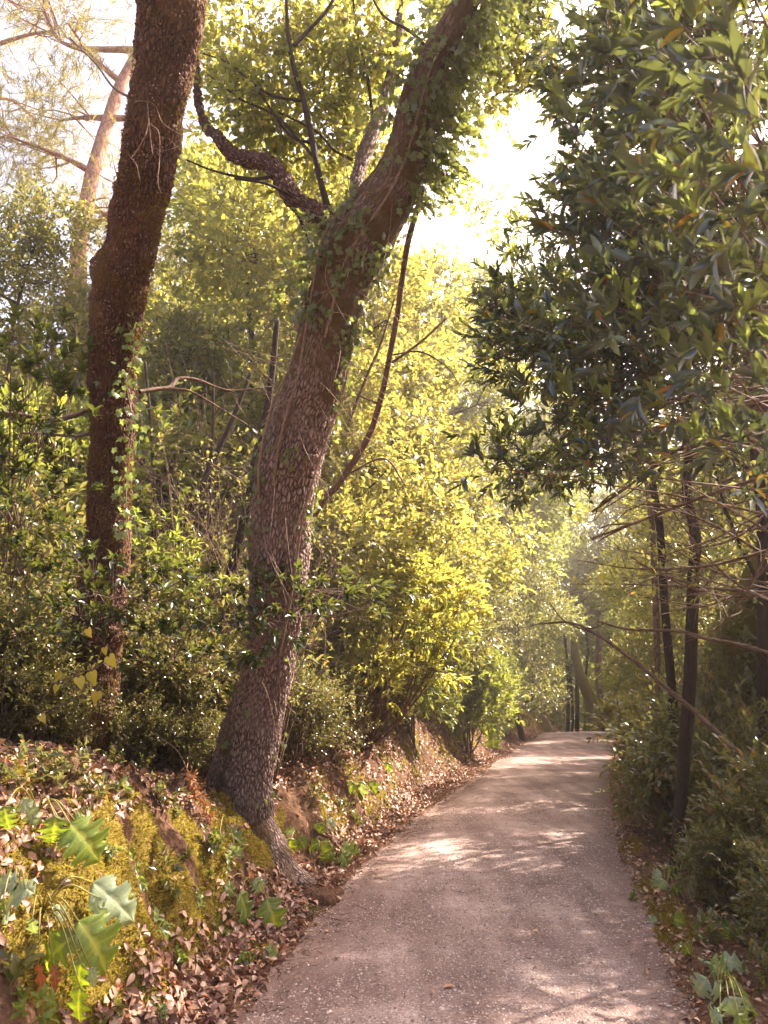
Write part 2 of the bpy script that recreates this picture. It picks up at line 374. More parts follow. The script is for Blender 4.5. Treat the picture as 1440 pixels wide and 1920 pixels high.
M['acanthus_grey'] = lobed_mat('lobed grey green leaf', (.24, .30, .19), (.34, .38, .22), (1.8, 1.8, .6), .3)
M['acanthus_lime'] = lobed_mat('lobed lime leaf', (.17, .24, .04), (.38, .42, .08), (1.7, 1.6, .4), .5)
M['acanthus_dead'] = lobed_mat('withered leaf', (.36, .13, .05), (.42, .2, .1), (1.3, .8, .4), .4)

# ------------------------------------------------------------------ ground, bank, path
ROWS = [(1920, 470, 1275), (1800, 560, 1245), (1700, 635, 1205), (1600, 722, 1160), (1500, 840, 1140), (1440, 925, 1142), (1400, 982, 1148), (1372, 1030, 1158)]
YL = [ground(a, r)[1] for r, a, b in ROWS]; XL = [ground(a, r)[0] for r, a, b in ROWS]
XR = [ground(b, r)[0] for r, a, b in ROWS]
YL = [0.0] + YL; XL = [XL[0] - .02] + XL; XR = [XR[0] - .25] + XR
YL += [70.0]; XL += [XL[-1] + 12.0]; XR += [XR[-1] + 12.0]
def xl(y): return np.interp(y, YL, XL)
def xr(y): return np.interp(y, YL, XR)
def zpath(y): return np.where(y > 34, -np.clip((y - 34) * .10, 0, 2.6), 0.0)
def height(x, y, detail=True):
    x = np.asarray(x, float); y = np.asarray(y, float)
    zp = zpath(y)
    p3 = np.stack([x, y, x * 0], -1)
    dl = xl(y) - x; dr = x - xr(y)
    wob = fbm(np.stack([x * .6, y * .75, x * 0], -1), 3, 5) * .42 + fbm(np.stack([x * .5, y * 2.1, x * 0 + 3], -1), 3, 14) * .17 + fbm(p3 * 4.5, 2, 15) * .08
    H = np.interp(y, [0, 2.1, 3.1, 4.5, 7, 9.5, 14, 20, 30, 40], [.05, .18, .85, 1.0, .66, .74, .85, 1.3, 1.9, 1.4])
    st = np.interp(y, [0, 5, 8, 12, 30], [.42, .42, .28, .50, .6]); wd = np.interp(y, [0, 5.5, 8, 9.5, 20], [.95, .85, .75, .55, 1.3])
    bank = smooth((dl - st + wob * .8) / wd)
    z = zp + H * bank * (1 + wob * .35) + np.clip(dl - .9, 0, 14) * np.interp(y, [0, 12, 30, 60], [.30, .34, .22, .1])
    rs = smooth(dr / .25) * .05 - np.clip(dr - .25, 0, 7) * .24 + np.clip(dr - 12, 0, 30) * .10
    z = z + np.where(dr > 0, rs, 0)
    off = np.clip(np.maximum(dl, dr) / .5, 0, 1)
    if detail:
        z = z + off * (fbm(p3 * 1.3, 4, 2) * .12 + fbm(p3 * 6, 3, 3) * .03 * np.where(dl > 0, 1, .6))
        z = z + bank * (1 - smooth((dl - 1.3) / .6)) * fbm(np.stack([x * 5, y * 5, z * 2], -1), 3, 9) * .17
    ins = (dl < 0) & (dr < 0)
    crown = .03 * (1 - ((x - (xl(y) + xr(y)) / 2) / np.maximum((xr(y) - xl(y)) / 2, .1)) ** 2)
    z = z + np.where(ins, crown + fbm(p3 * 1.1, 2, 7) * .02, 0)
    return z
def H1(x, y): return float(height(np.array([x]), np.array([y]))[0])
def axis(segs):
    out = [segs[0][0]]
    for a, b, s0, s1 in segs:
        p = a
        while p < b - 1e-6:
            f = (p - a) / (b - a); p = min(b, p + s0 + (s1 - s0) * f); out.append(p)
    return np.array(out)
gx = axis([(-400, -60, 80, 20), (-60, -8, 5, .3), (-8, -3.2, .3, .06), (-3.2, 4.5, .045, .045), (4.5, 12, .08, .4), (12, 60, .5, 5), (60, 400, 20, 80)])
gy = axis([(-60, 0, 12, .4), (0, 2.4, .3, .06), (2.4, 13, .045, .055), (13, 40, .07, .35), (40, 120, .5, 8), (120, 700, 20, 90)])
GX, GY = np.meshgrid(gx, gy); GZ = height(GX, GY)
# leaning bank face: hang the top of the near bank out a little
dlg = xl(GY) - GX
V = np.stack([GX, GY, GZ], -1).reshape(-1, 3)
ny, nx = GX.shape
idx = np.arange(ny * nx).reshape(ny, nx)
quads = np.stack([idx[:-1, :-1], idx[:-1, 1:], idx[1:, 1:], idx[1:, :-1]], -1).reshape(-1, 4)
gradx = np.gradient(GZ, axis=1) / np.gradient(GX, axis=1)
steep = np.clip(-gradx, 0, 3)
def moss_mask(x, y, z, st):
    q = np.stack([x, y, z], -1)
    a = smooth((np.interp(y, [3.0, 3.9], [.35, 0]) + fbm(q * np.array([2.0, 3.6, 1.1]), 4, 21) * 1.25 + fbm(np.stack([y * 7, x * 2, z * 1.5], -1), 2, 23) * .35 - .07 + np.clip(st - .35, 0, 1.2) * .50 - .32) / .22)
    return a * np.interp(y, [9.5, 11.5, 20], [1, .42, .55]) * (x < xl(y)) + .0 * smooth((xl(y) - x - .3) / .2) * (1 - smooth((xl(y) - x - 1.5) / .8) * .8)
MZ = moss_mask(GX, GY, GZ, steep)
drg = GX - xr(GY)
MR = smooth((drg + .02) / .06) * (1 - smooth((drg - .22) / .12)) * smooth(fbm(np.stack([GX, GY * 1.2, GX * 0], -1) * 1.4, 3, 33) * 2.2 + .75) * (GY < 12)
mossv = np.clip(MZ + MR, 0, 1)
m, t, out = new_mat('forest soil')
geo = N_(t, 'ShaderNodeNewGeometry'); pos = geo.outputs['Position']
ma = N_(t, 'ShaderNodeAttribute', attribute_name='moss')
n1 = noise_(t, pos, 2.5, 6, .65); n2 = noise_(t, pos, 28, 5, .7); n3 = noise_(t, pos, 90, 3, .7)
soil = ramp(t, [(.3, (.045, .022, .014)), (.5, (.11, .06, .038)), (.68, (.20, .12, .075))], n2)
soil = mixc(t, 'MIX', ramp(t, [(.4, (0, 0, 0)), (.7, (.6, .6, .6))], n1).outputs[0], soil.outputs[0], (.16, .085, .05))
mc = ramp(t, [(.3, (.07, .040, .012)), (.5, (.15, .105, .022)), (.72, (.27, .205, .04))], n2)
mk = ramp(t, [(.35, (0, 0, 0)), (.55, (1, 1, 1))], math_(t, 'MULTIPLY_ADD', n2, .3, math_(t, 'MULTIPLY', ma.outputs['Fac'], .8)))
col = mixc(t, 'MIX', mk.outputs[0], soil, mc.outputs[0])
b = N_(t, 'ShaderNodeBsdfPrincipled'); t.links.new(col, b.inputs['Base Color']); b.inputs['Roughness'].default_value = .95; b.inputs['Specular IOR Level'].default_value = .1
bp = N_(t, 'ShaderNodeBump'); bp.inputs['Strength'].default_value = .9; bp.inputs['Distance'].default_value = .03
t.links.new(math_(t, 'MULTIPLY_ADD', n3, .4, n2), bp.inputs['Height']); t.links.new(bp.outputs[0], b.inputs['Normal']); t.links.new(b.outputs[0], out.inputs[0])
M['soil'] = m
mb = MB(); mb.add(V, [quads], 0, moss=mossv.ravel())
tag(mb.build('ground', M['soil']), kind='structure')

# the gravel path, 4 mm above the soil, ragged at its edges
m, t, out = new_mat('fine gravel')
geo = N_(t, 'ShaderNodeNewGeometry'); pos = geo.outputs['Position']
big = noise_(t, pos, .9, 4, .6); midn = noise_(t, pos, 6, 5, .65); fn = noise_(t, pos, 55, 4, .75)
vo = N_(t, 'ShaderNodeTexVoronoi', feature='F1'); vo.inputs['Scale'].default_value = 62; t.links.new(pos, vo.inputs['Vector'])
base = ramp(t, [(.30, (.178, .126, .120)), (.5, (.275, .208, .197)), (.70, (.395, .325, .305))], big)
wn = N_(t, 'ShaderNodeMapping'); t.links.new(pos, wn.inputs[0]); wn.inputs['Scale'].default_value = (2.6, .35, 1); wn.inputs['Rotation'].default_value = (0, 0, .12)
wear = ramp(t, [(.36, (.62, .57, .56)), (.5, (.92, .90, .89)), (.62, (1.28, 1.27, 1.26))], noise_(t, wn.outputs[0], 1.0, 4, .6))
base = mixc(t, 'MULTIPLY', .85, base.outputs[0], wear.outputs[0])
base = mixc(t, 'MULTIPLY', .7, base, ramp(t, [(.3, (.72, .68, .66)), (.7, (1.22, 1.2, 1.18))], midn).outputs[0])
base = mixc(t, 'MULTIPLY', .9, base, ramp(t, [(.35, (.5, .45, .43)), (.5, (.95, .95, .95)), (.66, (1.35, 1.32, 1.3))], fn).outputs[0])
sr = ramp(t, [(0, (1, 1, 1)), (.28, (1, 1, 1)), (.36, (0, 0, 0))], vo.outputs['Distance'])
sep = N_(t, 'ShaderNodeSeparateColor'); t.links.new(vo.outputs['Color'], sep.inputs[0])
sel = ramp(t, [(.56, (0, 0, 0)), (.60, (1, 1, 1))], sep.outputs[0])
stc = ramp(t, [(0, (.16, .09, .075)), (.5, (.44, .33, .28)), (1, (.62, .53, .46))], sep.outputs[1])
base = mixc(t, 'MIX', math_(t, 'MULTIPLY', sr.outputs[0], sel.outputs[0]), base, stc.outputs[0])
ea = N_(t, 'ShaderNodeAttribute', attribute_name='edge')
base = mixc(t, 'MIX', math_(t, 'MULTIPLY', ramp(t, [(.35, (0, 0, 0)), (.7, (1, 1, 1))], math_(t, 'MULTIPLY_ADD', midn, .5, math_(t, 'MULTIPLY', ea.outputs['Fac'], .6))).outputs[0], .75), base, (.165, .105, .090))
b = N_(t, 'ShaderNodeBsdfPrincipled'); t.links.new(base, b.inputs['Base Color']); b.inputs['Roughness'].default_value = .9; b.inputs['Specular IOR Level'].default_value = .2
bp = N_(t, 'ShaderNodeBump'); bp.inputs['Strength'].default_value = .8; bp.inputs['Distance'].default_value = .012
t.links.new(math_(t, 'MULTIPLY_ADD', math_(t, 'MULTIPLY', sr.outputs[0], sel.outputs[0]), .5, fn), bp.inputs['Height']); t.links.new(bp.outputs[0], b.inputs['Normal']); t.links.new(b.outputs[0], out.inputs[0])
M['gravel'] = m
py_ = axis([(-3, 2.4, .3, .06), (2.4, 14, .05, .06), (14, 44, .08, .4)]); nu = 70
u = np.linspace(0, 1, nu)
jl = fbm(np.stack([py_ * 2.2, py_ * 0, py_ * 0 + 1], -1), 4, 40) * .10; jr = fbm(np.stack([py_ * 2.2, py_ * 0, py_ * 0 + 5], -1), 4, 41) * .08
X0 = xl(py_) - .10 + jl; X1 = xr(py_) + .04 + jr
PX = X0[:, None] + (X1 - X0)[:, None] * u[None]; PY = np.repeat(py_[:, None], nu, 1)
PZ = height(PX, PY) + .004
edge = np.clip(1 - np.minimum(PX - xl(PY), (xr(PY) - PX)) / .38, 0, 1)
idx = np.arange(PX.size).reshape(PX.shape)
quads = np.stack([idx[:-1, :-1], idx[:-1, 1:], idx[1:, 1:], idx[1:, :-1]], -1).reshape(-1, 4)
mb = MB(); mb.add(np.stack([PX, PY, PZ], -1).reshape(-1, 3), [quads], 0, edge=edge.ravel())
tag(mb.build('path', M['gravel']), kind='structure')

# loose stones on the path
rng = np.random.default_rng(3)
m, t, out = new_mat('loose stones')
g = N_(t, 'ShaderNodeNewGeometry')
r = ramp(t, S((.14, .085, .07), (.30, .21, .18), (.46, .36, .31), (.60, .52, .46)), g.outputs['Random Per Island'])
b = N_(t, 'ShaderNodeBsdfPrincipled'); t.links.new(r.outputs[0], b.inputs['Base Color']); b.inputs['Roughness'].default_value = .8
t.links.new(b.outputs[0], out.inputs[0]); M['stone'] = m
n = 34000
yy = 3.2 + 9 * rng.uniform(0, 1, n) ** 1.6; xx = xl(yy) - .1 + (xr(yy) - xl(yy) + .2) * rng.uniform(0, 1, n)
keep = vnoise(np.stack([xx * 2, yy * 2, xx * 0], -1), 8) + rng.uniform(-.4, .4, n) > .42; xx, yy = xx[keep], yy[keep]; n = len(xx)
sz = rng.lognormal(math.log(.0055), .40, n).clip(.0025, .014)
octv = np.array([(1, 0, 0), (0, 1, 0), (-1, 0, 0), (0, -1, 0), (0, 0, .7), (0, 0, -.7)], float)
octf = np.array([(0, 1, 4), (1, 2, 4), (2, 3, 4), (3, 0, 4)])
ov = octv[None] * rng.uniform(.6, 1.25, (n, 6, 3)); a = rng.uniform(0, 6.28, n)
ov = np.stack([ov[..., 0] * np.cos(a)[:, None] - ov[..., 1] * np.sin(a)[:, None], ov[..., 0] * np.sin(a)[:, None] + ov[..., 1] * np.cos(a)[:, None], ov[..., 2]], -1)
base_ = np.stack([xx, yy, height(xx, yy) + .005], -1)
mb = MB(); mb.add((base_[:, None] + ov * sz[:, None, None]).reshape(-1, 3), [(octf[None] + (np.arange(n) * 6)[:, None, None]).reshape(-1, 3)])
tag(mb.build('gravel', M['stone'], smooth=False), kind='stuff')

# ------------------------------------------------------------------ leaf litter and moss
def scatter_litter(name, n, fx, size=(.025, .075), mat='litter', seed=1):
    rng = np.random.default_rng(seed); x, y = fx(rng, n)
    z = height(x, y); p = np.stack([x, y, z], -1); n = len(x)
    e = .03
    gx_ = (height(x + e, y) - z) / e; gy_ = (height(x, y + e) - z) / e
    nn = nrm(np.stack([-gx_, -gy_, np.ones(n)], -1) + rng.normal(0, .55, (n, 3)))
    d = nrm(np.cross(nn, rng.normal(0, 1, (n, 3))))
    L = rng.uniform(size[0], size[1], n)
    p = p + nn * rng.uniform(.002, .022, n)[:, None]
    mb = MB(); k = rng.uniform(0, 1, n) < .6
    put_leaves(mb, p[k], d[k], nn[k], L[k], L[k] * rng.uniform(.55, .8, k.sum()), 'curl')
    k = ~k; put_leaves(mb, p[k], d[k], nn[k], L[k], L[k] * rng.uniform(.5, .7, k.sum()), 'mid')
    return tag(mb.build(name, M[mat]), kind='stuff')
def left_foot(rng, n):
    y = 2.0 + 30 * rng.uniform(0, 1, n) ** 2.2
    q = rng.uniform(0, 1, n); dl = np.where(q < .70, rng.normal(.34, .16, n), rng.uniform(.2, 4.5, n))
    dl = dl + .10 * np.interp(y, [3, 12], [0, 1])
    k = (dl > -.12) & (dl > rng.exponential(.10, n)) & ((dl < .60) | (dl > 1.35) | (rng.uniform(0, 1, n) < np.where(y < 3.9, .9, .28))); return (xl(y) - dl)[k], y[k]
scatter_litter('leaf_litter', 36000, left_foot)
def bank_top(rng, n):
    y = 2.0 + 12 * rng.uniform(0, 1, n) ** 1.4; dl = .95 + rng.exponential(.9, n)
    return xl(y) - dl, y
scatter_litter('bank_leaf_litter', 15000, bank_top, seed=2)
def slope(rng, n):
    y = 8.5 + 26 * rng.uniform(0, 1, n) ** 1.3; dl = rng.uniform(.25, 3.0, n)
    return xl(y) - dl, y
scatter_litter('slope_leaf_litter', 17000, slope, size=(.04, .09), seed=8)
def right_side(rng, n):
    y = 2.0 + 20 * rng.uniform(0, 1, n) ** 1.8; dr = .0 + rng.exponential(.8, n)
    return xr(y) + dr, y
scatter_litter('verge_leaf_litter', 7000, right_side, size=(.025, .06), seed=3)
def on_path(rng, n):
    y = 3.0 + 25 * rng.uniform(0, 1, n) ** 1.5; q = rng.uniform(0, 1, n)
    q = np.where(rng.uniform(0, 1, n) < .75, q ** 4, 1 - q ** 5); return xl(y) + (xr(y) - xl(y)) * q, y
scatter_litter('path_leaf_crumbs', 3200, on_path, size=(.006, .022), seed=4)
rng = np.random.default_rng(12); n = 2600; y = 2.8 + 14 * rng.uniform(0, 1, n) ** 1.6; q = rng.uniform(0, 1, n)
x = np.where(q < .62, xl(y) - rng.exponential(.6, n) + .12, np.where(q < .85, xr(y) + rng.exponential(.5, n) - .1, xl(y) + (xr(y) - xl(y)) * rng.uniform(0, 1, n)))
a = rng.uniform(0, 6.28, n); l = rng.lognormal(math.log(.06), .5, n).clip(.02, .22); l = np.where(q >= .85, l * .6, l)
A_ = np.stack([x, y, height(x, y) + .008], -1); x2 = x + np.cos(a) * l; y2 = y + np.sin(a) * l; B_ = np.stack([x2, y2, height(x2, y2) + rng.uniform(.005, .03, n)], -1)
mb = MB(); prisms(mb, A_, B_, .0022, .001); tag(mb.build('twig_litter', M['twig']), kind='stuff')
# moss tufts, short blades standing off the bank
def moss_blades(name, n, xy, seed, dens=.55, L=(.008, .022)):
    rng = np.random.default_rng(seed); x, y = xy(rng, n)
    z = height(x, y); e = .04
    gx_ = (height(x + e, y) - height(x - e, y)) / (2 * e); gy_ = (height(x, y + e) - z) / e
    if 'verge' in name:
        mk = smooth((fbm(np.stack([x, y * 1.2, x * 0], -1) * 1.4, 3, 33) * 2.2 + .75))
    else: mk = moss_mask(x, y, z, np.clip(-gx_, 0, 3))
    k = mk > rng.uniform(.3, .9, len(x)); x, y, z, gx_, gy_ = x[k], y[k], z[k], gx_[k], gy_[k]; n = len(x)
    nn = nrm(np.stack([-gx_, -gy_, np.ones(n)], -1)); d = nrm(nn + rng.normal(0, .55, (n, 3)) - np.array([0, 0, .25]))
    p = np.stack([x, y, z], -1); l = rng.uniform(L[0], L[1], n) * (1 + .8 * vnoise(p * 9, 3))
    mb = MB(); put_leaves(mb, p, d, nrm(rng.normal(0, 1, (n, 3))), l, l * .32, 'fine')
    return tag(mb.build(name, M['moss']), kind='stuff')
def bank_face(rng, n):
    y = 2.1 + 13.6 * rng.uniform(0, 1, n) ** 1.7; return xl(y) - .25 - rng.uniform(0, 1, n) ** 1.2 * 1.9, y
moss_blades('bank_moss', 330000, bank_face, 5)
moss_blades('verge_moss', 60000, lambda rng, n: ((lambda y: (xr(y) + np.abs(rng.normal(.10, .09, n)), y))(3 + 7 * rng.uniform(0, 1, n) ** 1.4)), 6, L=(.006, .016))

# ------------------------------------------------------------------ vegetation builders
def hit(px, py, back=0.0):
    """where the ray through a photograph pixel meets the ground; returns point and axial distance"""
    ds = np.linspace(2.2, 45, 1500); a = (px - CX) / F; v = (CY - py) / F
    x = a * ds; y = ds * (CT - v * ST); z = EYE + ds * (ST + v * CT)
    k = np.argmax(z < height(x, y)); d = ds[k] if z[k] < height(x, y)[k] else 10.0
    return P(px, py, d - back), d - back
def base_at(px, y):
    """ground point at world distance y in the direction of pixel column px"""
    d = y
    for _ in range(6):
        x = (px - CX) / F * d; z = H1(x, y); d = y * CT + (z - EYE) * ST
    return np.array([x, y, z])
def px_path(lst): return np.array([P(a, b, d) for a, b, d in lst])
def blob_sprigs(rng, blobs, n, shell=.35, gap=.42, gs=1.6, outw=.7, upw=.35, seed=0):
    vol = np.array([b[1][0] * b[1][1] * b[1][2] for b in blobs]) ** .8; vol /= vol.sum()
    k = rng.choice(len(blobs), int(n * 1.6), p=vol)
    c = np.array([b[0] for b in blobs])[k]; r = np.array([b[1] for b in blobs])[k]
    u = in_ball(rng, len(k), shell); p = c + u * r
    keep = vnoise(p * gs, seed + 11) * .65 + vnoise(p * gs * 2.6, seed + 12) * .35 > gap - .0
    p, u, k = p[keep][:n], u[keep][:n], k[keep][:n]
    d = nrm(u * outw + np.array([0, 0, upw]) + rng.normal(0, .45, u.shape))
    return p, d, k
def branches(rng, mb, start, blobs, per=7, r0=.035, mat=0, along=None):
    """limbs from the trunk to each leafy mass and finer ones inside it"""
    for c, r in blobs:
        c = np.asarray(c); s = start if along is None else along[min(len(along) - 1, int(np.argmin(np.linalg.norm(along - (c - np.array([0, 0, .5 * abs(r[2])])), axis=1))))]
        mid = (s + c) / 2 + rng.normal(0, .10, 3) * np.linalg.norm(c - s)
        C, R, _, _ = tube(mb, [s, mid, c], [r0, r0 * .6, r0 * .3], 10, 6, mat, .1)
        for _ in range(per):
            a = C[rng.integers(3, 10)]; e = c + in_ball(rng, 1, .6)[0] * np.asarray(r) * .85
            m_ = (a + e) / 2 + rng.normal(0, .12, 3) * np.linalg.norm(e - a)
            tube(mb, [a, m_, e], [r0 * .32, r0 * .2, .002], 6, 4, mat)
def copy_tree(o, parent=None, first=True):
    c = o.copy(); SC.collection.objects.link(c); c.parent = parent
    for ch in [x for x in SC.objects if x.parent is o]: copy_tree(ch, c, False)
    return c
KIDS = {}
def dup(proto, loc, rz, sc, label, group, name=None):
    r = proto.copy(); SC.collection.objects.link(r); r.location = loc; r.rotation_euler = (0, 0, rz); r.scale = (sc if isinstance(sc, tuple) else (sc, sc, sc))
    r['label'] = label
    if group: r['group'] = group
    for ch in KIDS[proto.name]:
        c = ch.copy(); SC.collection.objects.link(c); c.parent = r
    return r

# prototypes are built at the origin and the first placement moves them
def proto_shrub(name, cat, seed, hgt, rad, n, k, L, W, kind, lm, tlen=.22, gap=.36, stems=6, bark='twig', tip=False, alpha=55, shell=.3, droop=0.0, wide=1.0, gs=2.2, low=.25):
    rng = np.random.default_rng(seed)
    root = thing(name, (0, 0, 0), name, cat)
    blobs = []
    for i in range(13):
        a = rng.uniform(0, 6.28); rr = rng.uniform(.15, .95) * rad * wide; zc = hgt * rng.uniform(low, .92) * (1 - .25 * (rr / rad))
        s = rng.uniform(.22, .42) * rad
        blobs.append((np.array([math.cos(a) * rr, math.sin(a) * rr, zc]), np.array([s, s, s * rng.uniform(.6, .9)])))
    blobs.append((np.array([0, 0, hgt * .5]), np.array([rad * .7, rad * .7, hgt * .40])))
    st = MB(); fo = MB()
    for i in range(stems):
        b = blobs[i % len(blobs)]; a = rng.uniform(0, 6.28)
        s = np.array([math.cos(a) * .08, math.sin(a) * .08, -.15]); e = b[0] + np.array([0, 0, b[1][2] * .6])
        tube(st, [s, (s + e) / 2 + rng.normal(0, .08, 3) * hgt, e], [.016 * hgt ** .5, .010 * hgt ** .5, .003], 10, 5)
        for _ in range(8):
            a_ = (s + e) / 2 + (e - s) * rng.uniform(-.25, .35); e_ = b[0] + in_ball(rng, 1, .5)[0] * b[1]
            tube(st, [a_, (a_ + e_) / 2 + rng.normal(0, .05, 3), e_], [.006, .004, .0015], 6, 3)
    p, d, _ = blob_sprigs(rng, blobs, n, shell, gap, gs, seed=seed)
    sprigs(rng, fo, st, p, d, rng.uniform(.7, 1.3, len(p)) * tlen, k, L, W, kind, alpha, tipwhorl=tip, droop=droop)
    p, d, _ = blob_sprigs(rng, blobs, n // 14, .6, .3, gs, seed=seed + 5, upw=.8)
    sprigs(rng, fo, st, p, d, rng.uniform(1.4, 2.8, len(p)) * tlen, k + 8, L * 1.05, W, kind, alpha, jit=.3, droop=droop)
    a_ = st.build('stems', M[bark], root); b_ = fo.build('foliage', lm if isinstance(lm, list) else M[lm], root)
    KIDS[root.name] = [a_, b_]
    return root
def proto_tree(name, cat, seed, hgt, rad, clear, n, k, L, W, kind, lm, bark, tr=.11, tlen=.3, gap=.40, gs=1.1, nb=13, lean=0.0, alpha=55, droop=.0, trees_twig=True, shell=.35):
    rng = np.random.default_rng(seed)
    root = thing(name, (0, 0, 0), name, cat)
    pts = [np.array([0, 0, -.3])]
    for i in range(1, 6): pts.append(np.array([lean * hgt * (i / 5) ** 1.3 + rng.normal(0, .018 * hgt), rng.normal(0, .018 * hgt), hgt * .92 * i / 5]))
    tk = MB(); C, R, _, _ = tube(tk, pts, np.linspace(tr, tr * .15, 6), 40, 12, rough=.12)
    blobs = []
    for i in range(nb):
        f = (i + .5) / nb; zc = hgt * (clear + (1 - clear) * f); a = i * 2.4 + rng.uniform(-.5, .5)
        env = math.sin(math.pi * min(1, .18 + .78 * f)) ** .6
        rr = rad * env * rng.uniform(.25, .75); s = rad * rng.uniform(.30, .48) * (.6 + .4 * env)
        c0 = C[int(f * 30) + 6]
        blobs.append((np.array([c0[0] + math.cos(a) * rr, c0[1] + math.sin(a) * rr, zc]), np.array([s, s, s * rng.uniform(.5, .85)])))
    lb = MB(); branches(rng, lb, C[15], blobs, 8, tr * .32, along=C)
    fo = MB(); p, d, _ = blob_sprigs(rng, blobs, n, shell, gap, gs, seed=seed, upw=.15)
    sprigs(rng, fo, lb if trees_twig else None, p, d, rng.uniform(.7, 1.3, len(p)) * tlen, k, L, W, kind, alpha, droop=droop, r=.003)
    o1 = tk.build('trunk', M[bark], root); o2 = lb.build('limbs', M[bark], root); o3 = fo.build('crown', M[lm], root)
    KIDS[root.name] = [o1, o2, o3]
    return root
_used = set()
def plant(proto, px, y, sc, rz, label, group, dx=0.0, sink=0.0, x=None):
    loc = base_at(px, y) if x is None else np.array([x, y, H1(x, y)])
    loc = loc + np.array([dx, 0, -sink])
    if proto.name not in _used:
        _used.add(proto.name); proto.location = loc; proto.rotation_euler = (0, 0, rz); proto.scale = (sc if isinstance(sc, tuple) else (sc, sc, sc))
        proto['label'] = label; proto['group'] = group; return proto
    return dup(proto, loc, rz, sc, label, group)

# ------------------------------------------------------------------ the two big trees
def big_trunk(mb, lst, n, sides, flare=None, rough=.10, nscale=5, seed=0, mossx=None, rfun=None):
    pts = np.array([P(a, b, d) for a, b, w_, d in lst]); rad = np.array([w_ / 2 / F * d for a, b, w_, d in lst])
    n0 = mb.n; out = tube(mb, pts, rad, n, sides, 0, rough, nscale, seed, rfun=rfun)
    V = mb.v[-1]; C = out[0]
    return out, V
def add_moss_shade_attr(mb, fn):
    """moss amount per vertex from outward direction and height"""
    V = np.concatenate(mb.v); mb.at['moss'] = [(0, fn(V))]
# leaning dark mossy tree on the left
T1 = [(148, 1480, 125, 6.25), (158, 1380, 108, 6.2), (172, 1260, 98, 6.15), (190, 1120, 88, 6.05), (201, 1000, 79, 5.95), (206, 900, 76, 5.85), (210, 800, 78, 5.7), (212, 700, 80, 5.55), (218, 620, 86, 5.4), (228, 540, 96, 5.25),
      (245, 460, 92, 5.1), (262, 370, 96, 4.95), (280, 280, 100, 4.8), (296, 190, 103, 4.65), (310, 100, 108, 4.5), (322, 0, 118, 4.3), (335, -120, 124, 4.1), (352, -300, 128, 3.85)]
t1 = thing('mossy_tree', hit(150, 1430)[0], 'dark reddish brown mossy tree leaning right at the left edge, with a burl', 'tree')
t1loc = np.array(t1.location)
def burl(s, th, C, dirs):
    c = P(180, 497, 5.2); surf = C + dirs * .17; dd = np.linalg.norm(surf - c, axis=-1)
    return 1 + .42 * np.exp(-(dd / .10) ** 2) + .22 * vnoise(surf * 5, 4) + .10 * vnoise(surf * 16, 5) - .15
mb = MB(); (C1, R1, N1, B1), _ = big_trunk(mb, T1, 620, 130, rough=.16, nscale=3.5, seed=3, rfun=burl)
add_moss_shade_attr(mb, lambda V: .35 + .5 * vnoise(V * 3, 5))
mb.build('trunk', M['bark_mossy'], t1, origin=t1loc)
# moss fringe standing off that trunk
rng = np.random.default_rng(11)
def on_tube(rng, n, C, R, N, B, lo=0.0, hi=1.0, front=None, off=0.0, scale=1.05):
    k = rng.integers(int(lo * (len(C) - 1)), int(hi * (len(C) - 1)), n); th = rng.uniform(0, 6.283, n)
    dr = N[k] * np.cos(th)[:, None] + B[k] * np.sin(th)[:, None]
    if front is not None:
        keep = (dr @ np.asarray(front)) > -.15; k, dr = k[keep], dr[keep]
    return C[k] + dr * (R[k] * scale)[:, None] + dr * off, dr, k
p, dr, k = on_tube(rng, 60000, C1, R1, N1, B1)
kk = vnoise(p * 7, 9) + rng.uniform(-.3, .3, len(p)) > .62; p, dr = p[kk], dr[kk]
mb = MB(); l = rng.uniform(.010, .026, len(p)); put_leaves(mb, p - dr * .01, nrm(dr + rng.normal(0, .6, dr.shape) - np.array([0, 0, .5])), nrm(rng.normal(0, 1, dr.shape)), l, l * .3, 'fine')
M['moss_brown'] = leaf_mat('brown moss', S((.07, .032, .010), (.13, .07, .012), (.22, .15, .02)), (1.5, 1.2, .3), .25, .8, .1)
mb.build('moss', M['moss_brown'], t1, origin=t1loc)

# big furrowed oak by the path
T2 = [(478, 1690, 128, 6.75), (474, 1625, 112, 6.72), (469, 1570, 92, 6.68), (463, 1500, 92, 6.6), (472, 1420, 92, 6.52), (482, 1340, 92, 6.42), (502, 1260, 94, 6.32), (514, 1180, 95, 6.22), (521, 1100, 104, 6.12), (524, 1020, 110, 6.0),
      (530, 940, 112, 5.9), (546, 860, 114, 5.8), (573, 770, 112, 5.7), (598, 700, 104, 5.6), (615, 620, 100, 5.5), (636, 540, 104, 5.42), (660, 470, 118, 5.35), (708, 400, 106, 5.28), (748, 330, 88, 5.2), (772, 260, 76, 5.12),
      (790, 180, 66, 5.0), (820, 100, 54, 4.9), (854, 40, 46, 4.8), (886, -20, 42, 4.7), (930, -120, 44, 4.5)]
t2 = thing('oak_tree', hit(520, 1690)[0], 'big furrowed oak leaning right over the path, forked and hung with ivy', 'tree')
t2loc = np.array(t2.location)
mb = MB(); ridge = lambda s_, th_, C_, d_: 1 + .075 * fbm(np.stack([np.cos(th_) * 7 + s_ * 2, np.sin(th_) * 7 + s_ * 0, s_ * 16 + th_ * 0], -1), 3, 6)
(C2, R2, N2, B2), _ = big_trunk(mb, T2, 700, 150, rough=.16, nscale=3.0, seed=8, rfun=ridge)
